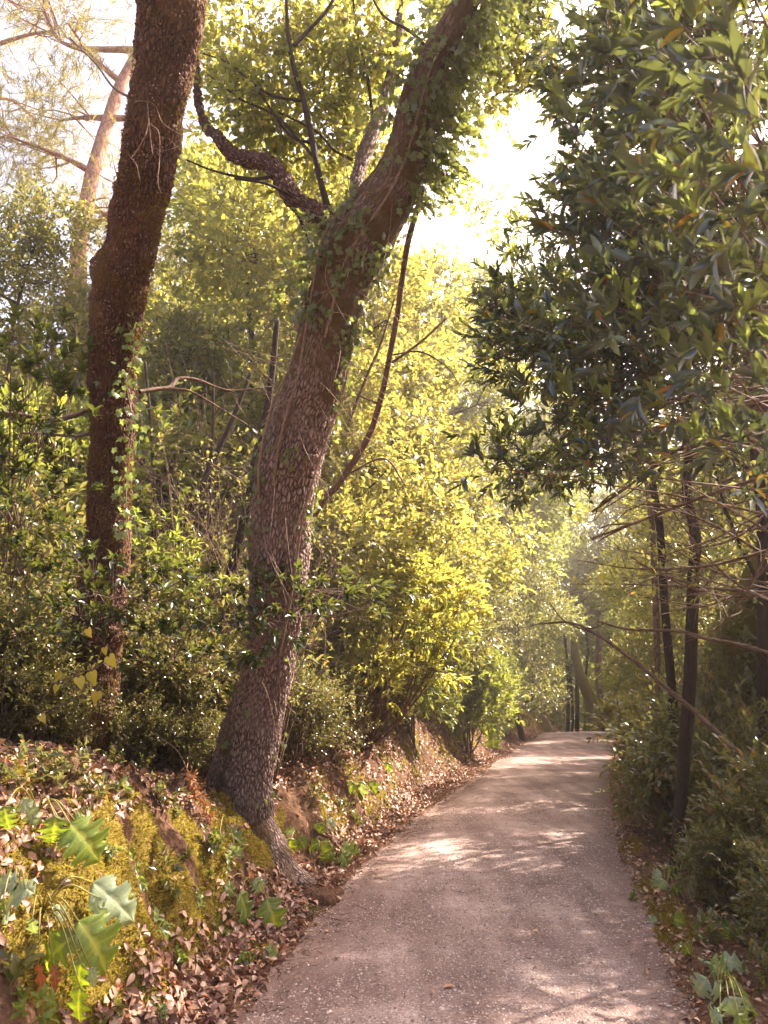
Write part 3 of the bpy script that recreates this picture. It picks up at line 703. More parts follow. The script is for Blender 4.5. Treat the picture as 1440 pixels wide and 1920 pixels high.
add_moss_shade_attr(mb, lambda V: smooth((.9 - V[:, 2]) / .8) * .55 + .35 * smooth((-(V[:, 0] - np.interp(V[:, 2], C2[:, 2], C2[:, 0])) - .10) / .08) * smooth((2.0 - V[:, 2]) / 1.2) +   .12 + .32 * smooth((V[:, 2] - 3.1) / .9))  # last height term is painted shade: darkens the upper trunk like a backlit silhouette
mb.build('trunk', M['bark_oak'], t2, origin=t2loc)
def limb(lst, mats, name='limb', sides=20, rough=.15, parent=t2, loc=t2loc, seed=1, n=None):
    mb = MB(); pts = np.array([P(a, b, d) for a, b, w_, d in lst]); rad = np.array([w_ / 2 / F * d for a, b, w_, d in lst])
    out = tube(mb, pts, rad, n or len(pts) * 14, sides, 0, rough, 9, seed); mb.at['moss'] = [(0, np.full(mb.n, .35))]
    mb.build(name, mats, parent, origin=loc); return out
# moss-covered left buttress and the root running down the bank to the path
limb([(400, 1620, 60, 6.75), (412, 1520, 62, 6.72), (418, 1440, 50, 6.62), (436, 1360, 36, 6.5), (455, 1290, 24, 6.4)], M['bark_oak'], 'buttress', 28)
limb([(470, 1540, 80, 6.62), (500, 1600, 82, 6.62), (520, 1650, 82, 6.52), (545, 1690, 66, 6.45), (575, 1712, 30, 6.38)], M['bark_oak'], 'root', 36, .12)
limb([(500, 1570, 46, 6.6), (540, 1630, 40, 6.55), (590, 1672, 30, 6.5), (618, 1700, 14, 6.5)], M['bark_oak'], 'root', 24, .12)
L_left = limb([(668, 462, 60, 5.36), (630, 425, 46, 5.42), (590, 398, 42, 5.5), (552, 372, 38, 5.55), (526, 330, 36, 5.6), (500, 306, 34, 5.65), (462, 298, 30, 5.7), (430, 284, 28, 5.75), (408, 255, 22, 5.8), (388, 240, 18, 5.9), (372, 190, 15, 5.95), (366, 110, 14, 6.0), (352, 0, 12, 6.0), (340, -90, 9, 6.0)], M['bark_mossy'])
limb([(678, 420, 34, 5.45), (668, 350, 26, 5.6), (680, 300, 26, 5.7), (700, 245, 27, 5.8), (722, 190, 24, 5.9), (738, 120, 20, 6.0), (752, 20, 16, 6.1), (760, -80, 12, 6.2)], M['bark_oak'])
limb([(770, 250, 60, 5.15), (810, 200, 46, 5.3), (870, 140, 42, 5.5), (925, 80, 44, 5.7), (975, 10, 48, 5.8), (1020, -70, 44, 5.9)], M['bark_oak'])
for lst in ([(618, 400, 14, 5.5), (600, 335, 12, 5.55), (585, 260, 12, 5.6), (570, 190, 11, 5.65), (552, 130, 10, 5.7), (540, 60, 8, 5.7), (536, -40, 6, 5.7)],
            [(552, 85, 8, 5.7), (575, 60, 7, 5.75), (612, 20, 6, 5.8), (640, -30, 5, 5.8)],
            [(570, 190, 6, 5.65), (500, 175, 5, 5.7), (430, 120, 4, 5.8), (380, 100, 3, 5.9)],
            [(590, 270, 7, 5.6), (540, 250, 5, 5.7), (480, 165, 4, 5.8), (420, 110, 3, 5.9)],
            [(585, 290, 7, 5.6), (520, 220, 5, 5.7), (450, 185, 4, 5.8), (390, 140, 3, 5.9)],
            [(660, 300, 6, 5.7), (625, 280, 5, 5.7), (590, 245, 4, 5.8), (500, 200, 3, 5.9)],
            [(700, 240, 7, 5.8), (690, 150, 6, 5.9), (670, 60, 5, 6), (660, -20, 4, 6)],
            [(520, 330, 8, 5.6), (470, 335, 6, 5.5), (400, 320, 4, 5.5), (350, 300, 3, 5.5)],
            [(560, 400, 9, 5.6), (578, 450, 6, 5.7), (590, 490, 4, 5.8)],
            [(552, 372, 6, 5.5), (500, 345, 5, 5.4), (440, 335, 4, 5.3)],
            [(820, 110, 8, 4.9), (770, 60, 6, 5), (720, 30, 5, 5.1), (690, -20, 4, 5.1)]):
    limb(lst, M['bark_dark'], 'branch', 7, .1)
# the oak's own leafy sprays in the upper part
rng = np.random.default_rng(21); fo = MB(); tw = MB()
bl = [(P(470, 90, 6.3), (.5, .5, .40)), (P(560, 200, 6.2), (.5, .5, .40)), (P(640, 100, 6.2), (.45, .5, .40)), (P(450, 230, 6.1), (.35, .4, .25)), (P(700, 60, 5.8), (.3, .3, .3)), (P(520, 20, 6.4), (.6, .6, .3)),
      (P(800, 30, 5.2), (.25, .25, .22)), (P(690, 300, 6.2), (.25, .3, .3)), (P(590, 330, 6.3), (.35, .3, .2)), (P(415, 60, 6.4), (.3, .4, .3)), (P(960, 90, 5.6), (.22, .25, .14)), (P(900, 110, 5.6), (.22, .25, .14)), (P(880, 60, 5.6), (.2, .25, .16)), (P(930, 150, 5.8), (.24, .25, .14)), (P(985, 90, 5.8), (.2, .25, .16)), (P(890, 200, 5.6), (.14, .2, .12)), (P(910, 420, 7.5), (.3, .3, .16)), (P(870, 380, 7.2), (.2, .25, .2))]
p, d, kk = blob_sprigs(rng, bl, 2150, .1, .44, 3.0, seed=4, upw=.0)
sprigs(rng, fo, tw, p, d, rng.uniform(.12, .26, len(p)), 6, .062, .038, 'mid', 55, jit=.45)
fo.build('crown', M['lime'], t2, origin=t2loc); tw.build('twigs', M['bark_dark'], t2, origin=t2loc)

# ivy on the oak
ivy = thing('climbing_ivy', t2loc, 'ivy with dead brown vines climbing the big forked oak by the path', 'ivy')
fo = MB(); vi = MB(); rng = np.random.default_rng(31)
cam_dir = np.array([0.1, -1, -.2])
def ivy_on(lo, hi, n, dense, sz=(.03, .055), out=(.01, .06)):
    p, dr, k = on_tube(rng, n, C2, R2, N2, B2, lo, hi, front=cam_dir)
    kk = vnoise(p * 4.2, 17) + rng.uniform(-.2, .2, len(p)) > dense; p, dr = p[kk], dr[kk]; n = len(p)
    o = rng.uniform(*out, n)[:, None]
    s = rng.uniform(*sz, n)
    put_leaves(fo, p + dr * o, nrm(np.array([0, 0, -1.]) + rng.normal(0, .7, (n, 3))), nrm(dr + rng.normal(0, .4, (n, 3))), s, s, 'ivy')
ivy_on(.10, .36, 700, .66); ivy_on(.36, .60, 1300, .60); ivy_on(.58, .74, 1700, .56, out=(.01, .08)); ivy_on(.72, 1, 1700, .56, out=(.02, .12))
# hanging ivy sprays, thickest on the right of the upper trunk
for lo, hi, n, push in ((.74, .99, 330, (1.0, .6, -.1)), (.60, .70, 36, (-.6, -.6, .1)), (.80, .96, 40, (-.8, .3, 0))):
    p, dr, k = on_tube(rng, n * 3, C2, R2, N2, B2, lo, hi, front=push); p, dr = p[:n], dr[:n]
    d = nrm(dr * 1.0 + np.array(push) * .5 + rng.normal(0, .3, dr.shape) - np.array([0, 0, .15]))
    sprigs(rng, fo, vi, p, d, rng.uniform(.14, .36, len(p)), 8, .042, .040, 'ivy', 60, up=.5, jit=.5, droop=.25, r=.0018)
def tangle(n, lo, hi, spread, L=(.25, .7)):
    p, dr, k = on_tube(rng, n * 2, C2, R2, N2, B2, lo, hi, front=cam_dir)
    for i in range(min(n, len(p))):
        a = p[i] + dr[i] * .01; l = rng.uniform(*L); q = nrm(np.array([rng.normal(0, spread), rng.normal(-.25, .25), rng.normal(-.25, 1)]))
        m1 = a + dr[i] * .05 + q * l * .4 + rng.normal(0, .05, 3); e = a + q * l + dr[i] * rng.uniform(0, .14) + np.array([0, 0, -.1])
        tube(vi, [a, m1, e], [.0028, .0022, .001], 10, 4)
tangle(80, .40, .60, .9); tangle(34, .58, .8, .7); tangle(16, .2, .4, .4)
for x0, lo, hi in ((-.4, .28, .62), (.3, .44, .70), (.0, .58, .9), (.7, .42, .66)):
    kk = np.linspace(lo, hi, 9) * (len(C2) - 1); kk = kk.astype(int); th = np.linspace(0, x0 * 3, 9) + x0
    front = nrm(np.cross(np.gradient(C2, axis=0)[kk], [1., 0, 0])); front = np.where((front @ cam_dir)[:, None] > 0, front, -front); side = nrm(np.cross(front, np.gradient(C2, axis=0)[kk]))
    tube(vi, C2[kk] + (front * np.cos(th * .5)[:, None] + side * np.sin(th)[:, None]) * (R2[kk] * 1.05)[:, None], [.012, .011, .012, .01, .009, .008, .008, .006, .005], 50, 6, rough=.2)
fo.build('leaves', M['ivy'], ivy, origin=t2loc); vi.build('vines', M['vine'], ivy, origin=t2loc)

# ivy on the left tree
ivy = thing('climbing_ivy', t1loc, 'sparse pale ivy strand climbing the dark mossy tree at the left edge', 'ivy')
fo = MB(); vi = MB(); rng = np.random.default_rng(33)
ip = [P(244, 1010, 5.75), P(236, 930, 5.72), P(241, 860, 5.62), P(248, 790, 5.55), P(238, 720, 5.4), P(252, 650, 5.3), P(236, 600, 5.25)]
tube(vi, ip, [.006, .006, .005, .005, .004, .003, .002], 60, 5, rough=.3)
cc = catmull(ip, 60)
ii = rng.integers(0, 60, 120); p = cc[ii] + rng.normal(0, 1, (120, 3)) * np.array([.055, .03, .03]) + np.array([0, -.05, 0])
s = rng.uniform(.03, .065, 120); put_leaves(fo, p, nrm(np.array([0, 0, -1.]) + rng.normal(0, .8, (120, 3))), nrm(np.array([.1, -1, .5]) + rng.normal(0, .5, (120, 3))), s, s, 'ivy')
for a, b, s in ((186, 708, .075), (222, 712, .06), (207, 735, .055), (186, 690, .045), (214, 840, .05), (222, 856, .055), (205, 655, .045), (222, 768, .055), (258, 690, .05), (250, 715, .06), (175, 1040, .05), (230, 1052, .055)):
    put_leaves(fo, P(a, b, 5.42)[None], np.array([[rng.normal(0, .6), -.2, -1.]]), np.array([[rng.normal(0, .3), -1., .5]]), s, s, 'ivy')
vi.build('vines', M['vine'], ivy, origin=t1loc); fo.build('leaves', M['ivy'], ivy, origin=t1loc)

# dead forked twig caught on the left tree
tw = thing('dead_twig', P(275, 190, 4.45), 'pale grey dead forked twig hanging on the dark mossy trunk', 'twig')
mb = MB(); o = np.array(tw.location)
D = lambda l: [P(a, b, 4.50 - .05 * (k % 2)) for k, (a, b) in enumerate(l)]
for l, r in (([(252, 190), (275, 190), (292, 200), (305, 230), (335, 250), (362, 262)], .0032), ([(276, 190), (279, 225), (283, 265), (287, 292)], .0035), ([(279, 228), (272, 255), (255, 285), (246, 296)], .004), ([(246, 296), (256, 310), (263, 340)], .0034),
             ([(282, 232), (298, 250), (299, 300), (296, 340), (302, 362)], .0035), ([(290, 278), (310, 282), (335, 274)], .002), ([(299, 256), (318, 262), (340, 285)], .002), ([(246, 296), (241, 290)], .003)):
    tube(mb, D(l), [r] + [r * .8] * (len(l) - 2) + [r * .5], len(l) * 5, 6, rough=.15)
mb.build('wood', M['vine'], tw, origin=o)

# ------------------------------------------------------------------ slender stems and poles
def pole(name, label, cat, lst, bark, sides=12, group=None, rough=.12, twigs=(), leaf=None, lean_ground=True, moss=.3):
    pts = [P(a, b, d) for a, b, w_, d in lst]; rad = [w_ / 2 / F * d for a, b, w_, d in lst]
    if lean_ground:
        g = pts[0].copy(); gz = H1(g[0], g[1])
        if gz < g[2]:
            dz = g[2] - gz; dirn = pts[0] - pts[1]; dirn = dirn / abs(dirn[2]) * (dz + .15) if abs(dirn[2]) > .05 else np.array([0, 0, -dz - .15])
            pts = [pts[0] + np.array([dirn[0] * .3, dirn[1] * .3, -dz - .15])] + pts; rad = [rad[0] * 1.15] + rad
    o = thing(name, pts[0], label, cat, group); loc = np.array(pts[0])
    mb = MB(); C, R, N, B = tube(mb, pts, rad, len(pts) * 14, sides, 0, rough, 7, len(label)); mb.at['moss'] = [(0, np.full(mb.n, moss))]
    mb.build('trunk' if cat != 'branch' else 'wood', M[bark], o, origin=loc)
    if twigs:
        tm = MB()
        for l in twigs:
            q = [P(a, b, d) for a, b, w_, d in l]; tube(tm, q, [w_ / 2 / F * d for a, b, w_, d in l], len(q) * 7, 5, 0, .1)
        tm.build('twigs', M[bark], o, origin=loc)
    return o, C, loc
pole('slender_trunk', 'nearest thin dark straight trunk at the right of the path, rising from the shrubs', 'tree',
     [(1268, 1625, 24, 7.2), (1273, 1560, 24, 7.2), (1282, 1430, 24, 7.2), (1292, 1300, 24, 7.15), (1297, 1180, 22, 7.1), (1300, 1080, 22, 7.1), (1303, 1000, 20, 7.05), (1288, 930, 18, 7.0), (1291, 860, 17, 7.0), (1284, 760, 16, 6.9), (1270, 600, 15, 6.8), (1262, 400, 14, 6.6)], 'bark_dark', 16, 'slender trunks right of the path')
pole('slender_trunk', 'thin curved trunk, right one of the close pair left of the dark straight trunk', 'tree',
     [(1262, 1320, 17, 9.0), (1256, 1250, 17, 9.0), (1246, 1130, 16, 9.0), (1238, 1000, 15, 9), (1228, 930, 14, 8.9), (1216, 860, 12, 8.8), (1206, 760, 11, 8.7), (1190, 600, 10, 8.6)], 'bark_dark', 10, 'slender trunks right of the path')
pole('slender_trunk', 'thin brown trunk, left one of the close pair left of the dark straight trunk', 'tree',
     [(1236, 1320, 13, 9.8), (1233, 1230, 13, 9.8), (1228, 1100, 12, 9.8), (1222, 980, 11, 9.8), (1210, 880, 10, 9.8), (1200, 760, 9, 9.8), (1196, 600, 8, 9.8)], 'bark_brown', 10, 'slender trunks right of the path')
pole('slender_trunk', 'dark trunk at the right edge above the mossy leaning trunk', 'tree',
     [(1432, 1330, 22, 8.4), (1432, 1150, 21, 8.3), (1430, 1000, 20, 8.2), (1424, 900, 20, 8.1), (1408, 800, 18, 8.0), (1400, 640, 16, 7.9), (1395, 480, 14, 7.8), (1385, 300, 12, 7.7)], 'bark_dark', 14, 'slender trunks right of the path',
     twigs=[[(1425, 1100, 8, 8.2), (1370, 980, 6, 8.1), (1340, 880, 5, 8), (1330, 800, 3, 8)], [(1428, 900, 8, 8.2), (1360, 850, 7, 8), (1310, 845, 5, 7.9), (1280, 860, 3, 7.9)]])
pole('leaning_trunk', 'thick mossy trunk leaning right at the right edge, behind bare twigs', 'tree',
     [(1385, 1300, 78, 9.6), (1390, 1200, 74, 9.5), (1410, 1130, 68, 9.4), (1440, 1050, 62, 9.2), (1480, 960, 58, 9.0), (1520, 800, 52, 8.8)], 'bark_brown', 28, moss=.8)
pole('slender_trunk', 'dark thin trunk leaning right just behind the big oak, at its left', 'tree',
     [(405, 1250, 20, 8.4), (425, 1110, 19, 8.3), (448, 1020, 18, 8.2), (468, 930, 18, 8.1), (480, 860, 16, 8.0), (505, 740, 13, 7.9), (520, 600, 10, 7.8)], 'bark_dark', 12)
pole('slender_trunk', 'long thin brown stem rising right of the big oak to its upper limb', 'tree',
     [(545, 1100, 14, 7.0), (590, 965, 13, 6.8), (640, 900, 13, 6.6), (690, 820, 12, 6.4), (716, 740, 11, 6.2), (732, 660, 11, 6.0), (745, 590, 11, 5.8), (756, 510, 11, 5.6), (766, 450, 11, 5.4), (783, 390, 10, 5.2), (793, 350, 9, 5.1)], 'bark_brown', 10,
     twigs=[[(735, 680, 6, 6.0), (790, 640, 5, 6.1), (838, 596, 4, 6.2)], [(735, 665, 4, 6), (790, 660, 4, 6.1), (840, 690, 3, 6.1), (860, 720, 2, 6.1)], [(650, 890, 5, 6.6), (720, 860, 4, 6.6), (760, 910, 3, 6.6)], [(715, 760, 5, 6.2), (660, 740, 4, 6.3), (625, 770, 4, 6.2)],
            [(655, 790, 7, 6.3), (690, 700, 6, 6.3), (712, 650, 5, 6.3), (740, 560, 3, 6.3)]])
pole('slender_trunk', 'thin crooked dark trunk in the thicket, midway between the two big trees', 'tree',
     [(318, 1250, 14, 9.2), (330, 1090, 14, 9.1), (345, 980, 14, 9), (370, 935, 13, 9), (392, 880, 11, 9), (430, 800, 9, 9), (470, 700, 7, 9)], 'bark_dark', 9, 'thin trunks in the thicket on the left')
for px, w_, d, top, lab in ((85, 13, 8.6, 620, 'thin dark upright trunk in the thicket, left of the mossy tree'), (118, 9, 9.8, 640, 'thinner upright trunk in the thicket, beside the mossy tree on its left'), (300, 9, 9.6, 680, 'thin upright trunk in the thicket, just right of the mossy tree'),
                            (396, 8, 9.8, 700, 'straight thin trunk in the thicket, close to the big oak on its left'), (25, 10, 9.0, 640, 'thin trunk in the thicket at the very left edge')):
    rr = np.random.default_rng(px); xs = px + np.cumsum(rr.normal(0, 9, 7))
    pole('slender_trunk', lab, 'tree', [(xs[i], 1280 + (top - 1280) * i / 6, w_ * (1 - .4 * i / 6), d) for i in range(7)], 'bark_dark', 8, 'thin trunks in the thicket on the left')
# bare horizontal branches on the left tree
mb = MB()
for lst in ([(172, 768, 10, 5.7), (130, 782, 9, 5.65), (100, 787, 9, 5.6), (50, 780, 9, 5.5), (0, 773, 8, 5.4), (-60, 768, 6, 5.3)], [(172, 812, 8, 5.7), (140, 818, 6, 5.8), (100, 815, 5, 5.9), (40, 812, 4, 6)],
            [(262, 735, 9, 5.7), (290, 730, 8, 5.8), (318, 726, 8, 5.9), (335, 710, 7, 6), (370, 712, 5, 6.1), (430, 732, 4, 6.2), (510, 725, 3, 6.3)], [(318, 728, 5, 5.9), (360, 735, 4, 6), (420, 770, 3, 6.1), (470, 800, 2, 6.1)], [(300, 200, 6, 5), (220, 170, 5, 5.6), (180, 120, 4, 6), (130, 70, 3, 6.5)]):
    limb(lst, M['bark_brown'], 'branch', 8, .15, t1, t1loc)

# far end of the path: mossy leaning trunk, its neighbours
o, C, loc = pole('leaning_trunk', 'mossy trunk leaning left beyond the crest of the path', 'tree',
     [(1118, 1400, 26, 40), (1113, 1345, 25, 40), (1106, 1310, 23, 40), (1094, 1280, 20, 40), (1084, 1250, 17, 40), (1076, 1200, 12, 40), (1070, 1140, 9, 40)], 'bark_brown', 16, moss=.85)
pole('slender_trunk', 'straight trunk right beside the mossy leaning one beyond the path crest', 'tree', [(1128, 1400, 14, 41), (1126, 1330, 13, 41), (1122, 1250, 12, 41), (1124, 1150, 9, 41), (1120, 1050, 7, 41)], 'bark_brown', 8, 'trunks beyond the path crest')
for px, w_, top, d, lab in ((1062, 8, 1130, 42, 'thin trunk beyond the crest, furthest left of those by the mossy leaner'), (1073, 6, 1150, 44, 'very thin trunk beyond the crest, second from the bank end'), (1084, 9, 1120, 43, 'thin trunk beyond the crest, just left of the mossy leaner'), (1093, 7, 1160, 45, 'slim trunk beyond the crest, touching the mossy leaner in view')):
    rr = np.random.default_rng(px); xs = px + np.cumsum(rr.normal(0, 2.5, 5))
    pole('slender_trunk', lab, 'tree', [(xs[i], 1395 + (top - 1395) * i / 4, w_ * (1 - .4 * i / 4), d) for i in range(5)], 'bark_dark', 7, 'trunks beyond the path crest')

# fallen saplings slanting through the right-hand shrubs
pole('fallen_sapling', 'dead sapling slanting down right across the shrubs beside the path', 'branch',
     [(1470, 1510, 12, 6.4), (1400, 1430, 11, 6.6), (1320, 1350, 10, 6.9), (1250, 1290, 9, 7.1), (1190, 1240, 8, 7.3), (1120, 1190, 6, 7.5), (1070, 1168, 5, 7.6), (1010, 1170, 3, 7.7)], 'bark_brown', 8,
     twigs=[[(1120, 1190, 4, 7.5), (1060, 1165, 3, 7.6), (1030, 1130, 2, 7.7)], [(1070, 1168, 3, 7.6), (1110, 1178, 3, 7.5), (1140, 1165, 2, 7.5)]], lean_ground=False)
pole('bare_branch', 'long bare branch crossing the three slender trunks above the shrubs', 'branch',
     [(1470, 1235, 9, 6.6), (1400, 1212, 8, 6.7), (1320, 1196, 7, 6.8), (1270, 1183, 6, 6.9), (1180, 1180, 5, 7.0), (1120, 1165, 3, 7.1)], 'bark_brown', 7, lean_ground=False)
bs = thing('bare_shrub', P(1500, 1250, 5.8), 'leafless shrub arching many bare purple brown twigs in from the right edge', 'shrub')
mb = MB(); rng = np.random.default_rng(44); o = np.array(bs.location)
def arc(a, b, d0, d1, w0, bow, subs=3):
    m1 = (a[0] * .65 + b[0] * .35, a[1] * .65 + b[1] * .35 + bow); m2 = (a[0] * .3 + b[0] * .7, a[1] * .3 + b[1] * .7 + bow * .9)
    q = [P(*a, d0), P(*m1, d0 * .65 + d1 * .35 + rng.normal(0, .2)), P(*m2, d0 * .3 + d1 * .7 + rng.normal(0, .1)), P(*b, d1)]
    r = w0 * .72 / 2 / F * d0; C, R, _, _ = tube(mb, q, [r, r * .8, r * .55, r * .2], 26, 6, 0, .12, 20)
    for _ in range(subs + 3):
        k = rng.integers(5, 22); s = C[k]; l = rng.uniform(.2, .6); dv = nrm(C[k + 2] - C[k] + rng.normal(0, .6, 3) * np.linalg.norm(C[k + 2] - C[k])); e = s + dv * l + np.array([0, 0, rng.normal(0, .08)])
        c2 = tube(mb, [s, (s + e) / 2 + rng.normal(0, .04, 3), e], [R[k] * .55, R[k] * .4, .0012], 8, 4)[0]
        for _ in range(2):
            k2 = rng.integers(2, 6); s2 = c2[k2]; e2 = s2 + nrm(dv + rng.normal(0, .7, 3)) * l * .4; tube(mb, [s2, (s2 + e2) / 2 + rng.normal(0, .02, 3), e2], [.0016, .0013, .0008], 5, 3)
for a, b, d0, d1, w0, bow, n in (((1460, 1115), (1110, 985), 5.6, 6.2, 8, 45, 5), ((1450, 1095), (1180, 960), 5.8, 6.4, 7, 30, 4), ((1450, 1050), (1150, 930), 5.5, 6.0, 9, -20, 5), ((1450, 985), (1220, 950), 6, 6.4, 7, 25, 4), ((1455, 1110), (1160, 1040), 6, 6.5, 7, 20, 5),
                             ((1460, 920), (1140, 940), 6.2, 6.8, 6, 25, 5), ((1450, 1030), (1080, 1050), 5.2, 6.3, 10, 25, 6), ((1455, 1130), (1225, 900), 5.6, 5.9, 8, 40, 5), ((1450, 860), (1200, 930), 6.2, 6.6, 6, 15, 4), ((1440, 1112), (1075, 1095), 6.0, 6.8, 8, -5, 5),
                             ((1460, 1040), (1245, 1130), 4.6, 5.2, 8, 40, 3), ((1445, 1020), (1290, 1195), 4.2, 4.8, 7, 45, 2), ((1455, 1000), (1180, 890), 6.4, 7, 6, 12, 4), ((1440, 1100), (1130, 1010), 6.6, 7, 6, 35, 5), ((1460, 940), (1250, 1010), 5.2, 5.8, 8, 40, 4), ((1450, 1128), (1200, 1070), 5.5, 6, 6, -10, 4)):
    arc(a, b, d0, d1, w0, bow, n)
tube(mb, [P(1505, 1500, 5.8), P(1500, 1250, 5.8), P(1462, 1110, 5.7), P(1455, 950, 5.8)], [.03, .026, .02, .014], 24, 8)
mb.build('twigs', M['bark_brown'], bs, origin=o)
fo = MB(); q = np.array([P(rng.uniform(1090, 1440), rng.uniform(870, 1120), rng.uniform(5.6, 6.8)) for _ in range(120)])
sprigs(rng, fo, fo, q, nrm(rng.normal(0, 1, q.shape) + [-.4, 0, 0]), .10, 4, .06, .034, 'mid', 55); fo.build('leaves', M['lime'], bs, origin=o)

# ------------------------------------------------------------------ background woodland
GB = 'trees in the woodland behind'
tA = proto_tree('broadleaf_tree', 'tree', 101, 9.0, 2.5, .14, 3900, 8, .115, .068, 'mid', 'lime', 'bark_dark', .10, .38, .48, 1.5, 17)
tB = proto_tree('evergreen_oak', 'tree', 102, 8.0, 2.3, .10, 4300, 8, .092, .050, 'mid', 'oak', 'bark_dark', .11, .34, .51, 1.7, 17, lean=.06)
tF = proto_tree('woodland_tree', 'tree', 103, 12.0, 3.6, .10, 5200, 8, .15, .09, 'fine', 'far', 'bark_dark', .16, .55, .42, .8, 17)
tP = proto_tree('pine_tree', 'tree', 104, 21.0, 3.4, .30, 2600, 22, .17, .26, 'needle', 'pine', 'bark_pine', .27, .50, .52, .8, 18, lean=.05, alpha=40, shell=.2)
TREES = [
 # proto, px, y, scale, rot, label
 (tA, 575, 12.0, 1.0, .3, 'pale green tree right behind the big oak, glowing in back light'),
 (tA, 720, 14.5, .85, 2.1, 'yellow green tree between the big oak and the bright sky gap'),
 (tA, 440, 12.5, 1.10, 4.0, 'pale green tree filling the space between the two big trunks'),
 (tB, 300, 11.5, .70, 1.0, 'darker leafy tree between the two big trunks, in front of the paler ones'),
 (tB, 120, 11.5, .70, 2.6, 'dark evergreen tree at the left behind the mossy trunk, low enough to show sky'),
 (tB, -60, 9.5, .72, 5.0, 'dark evergreen tree cut by the left edge'),
 (tB, 720, 16.0, .95, 3.3, 'evergreen oak behind the yellow green tree, right of the big oak'),
 (tA, 560, 17.0, 1.35, 1.7, 'tall pale tree far behind the fork of the big oak'),
 (tA, 765, 16.8, 1.15, 0.9, 'tall pale tree on the bank below the bright sky gap'),
 (tB, 985, 27.0, 1.05, 2.2, 'evergreen tree on the bank where the path crests'),
 (tB, 880, 24, .9, 5.4, 'small bushy evergreen on the bank left of the path'),
]
for a in TREES: plant(a[0], a[1], a[2], a[3], a[4], a[5], GB)
RT = [(tB, 1470, 13.0, .95, .5, 'evergreen oak at the right edge behind the bare twigs'), (tA, 1310, 15.5, .66, 3.9, 'pale tree lit through behind the slender trunks on the right'),
      (tB, 1290, 20.0, .80, 4.4, 'evergreen oak further back between the slender trunks'), (tA, 1480, 18.0, 1.0, 2.5, 'tall pale tree mostly cut by the right edge'),
      (tA, 1275, 24.0, .70, 1.2, 'pale tree overhanging the right side of the path near its crest'), (tB, 1560, 9.6, 1.0, .9, 'dark evergreen oak mostly outside the right edge')]
for a in RT: plant(a[0], a[1], a[2], a[3], a[4], a[5], GB)
plant(tB, 0, 8.4, 1.05, 2.0, 'dark evergreen oak added to shade the near path, reaching in at the right edge above the bare twigs', GB, x=6.3)  # added to shade the near path; only its crown edge is in view
plant(tB, 0, 5.4, 1.0, 3.6, 'added unseen evergreen oak just outside the right edge, shading the bay tree', GB, x=6.3)  # out-of-view oak added to cast shade on the bay tree
FT = [(300, 27, 1.15, .2, 'hazy tree on the hill between the two big trunks'), (520, 30, 1.2, 1.5, 'hazy tall tree on the hill behind the big oak'), (700, 30, .95, 2.7, 'hazy tree on the hill right of the big oak'), (30, 26, .62, 3.9, 'hazy low tree on the hill at the left edge'),
      (870, 36, .85, 5.1, 'hazy tree beyond the bank left of the path crest'), (990, 44, .80, .8, 'hazy tree straight beyond the left side of the path crest'), (1010, 52, 1.1, 2.0, 'hazy tree close beyond the middle of the path crest'), (1170, 46, .85, 3.1, 'hazy tree beyond the right side of the path crest'),
      (1270, 33, .80, 4.2, 'hazy tree behind the slender trunks on the right'), (1380, 28, .85, 5.5, 'hazy tree behind the evergreen oaks at the right edge'), (170, 34, .75, 1.0, 'hazy low tree on the hill below the tall pine'), (1480, 36, 1.0, 2.4, 'hazy tree at the far right edge')]
for px, y, s, r, lab in FT: plant(tF, px, y, s, r, lab, 'hazy trees far behind')
for px, y, s, r, lab in [(955, 31, 1.5, 3.3, 'tallest hazy tree, on the bank end left of the path crest'), (1050, 62, 2.2, 4.7, 'tall hazy tree closing the view beyond the path crest'), (1230, 44, 1.5, 5.9, 'tall hazy tree right of the path crest')]:
    plant(tF, px, y, s, r, lab, 'hazy trees far behind')
PN = [(72, 14.5, 1.0, .4, 'tall pine with bare pinkish trunk against the white sky at top left'), (-150, 15, .80, 2.4, 'pine cut by the left edge in front of the tall bare trunked pine'), (225, 21, .62, 4.4, 'smaller pine right of the tall bare trunked one, by the mossy tree')]
for px, y, s, r, lab in PN: plant(tP, px, y, s, r, lab, 'pines at top left')
# the far wood that reads as one mass
rng = np.random.default_rng(77); fo = MB(); bl = []
for i in range(70):
    a = rng.uniform(-1.0, 1.0); r_ = rng.uniform(58, 75); x, y = math.sin(a) * r_, math.cos(a) * r_; hgt = rng.uniform(5, 9)
    bl.append((np.array([x, y, H1(x, y) + hgt * .4]), np.array([4.0, 3.5, hgt * .6])))
p, d, _ = blob_sprigs(rng, bl, 16000, .6, .3, .5, seed=9)
sprigs(rng, fo, None, p, d, .8, 5, .42, .28, 'fine', 60)
tag(fo.build('distant_woodland', M['far']), kind='stuff')

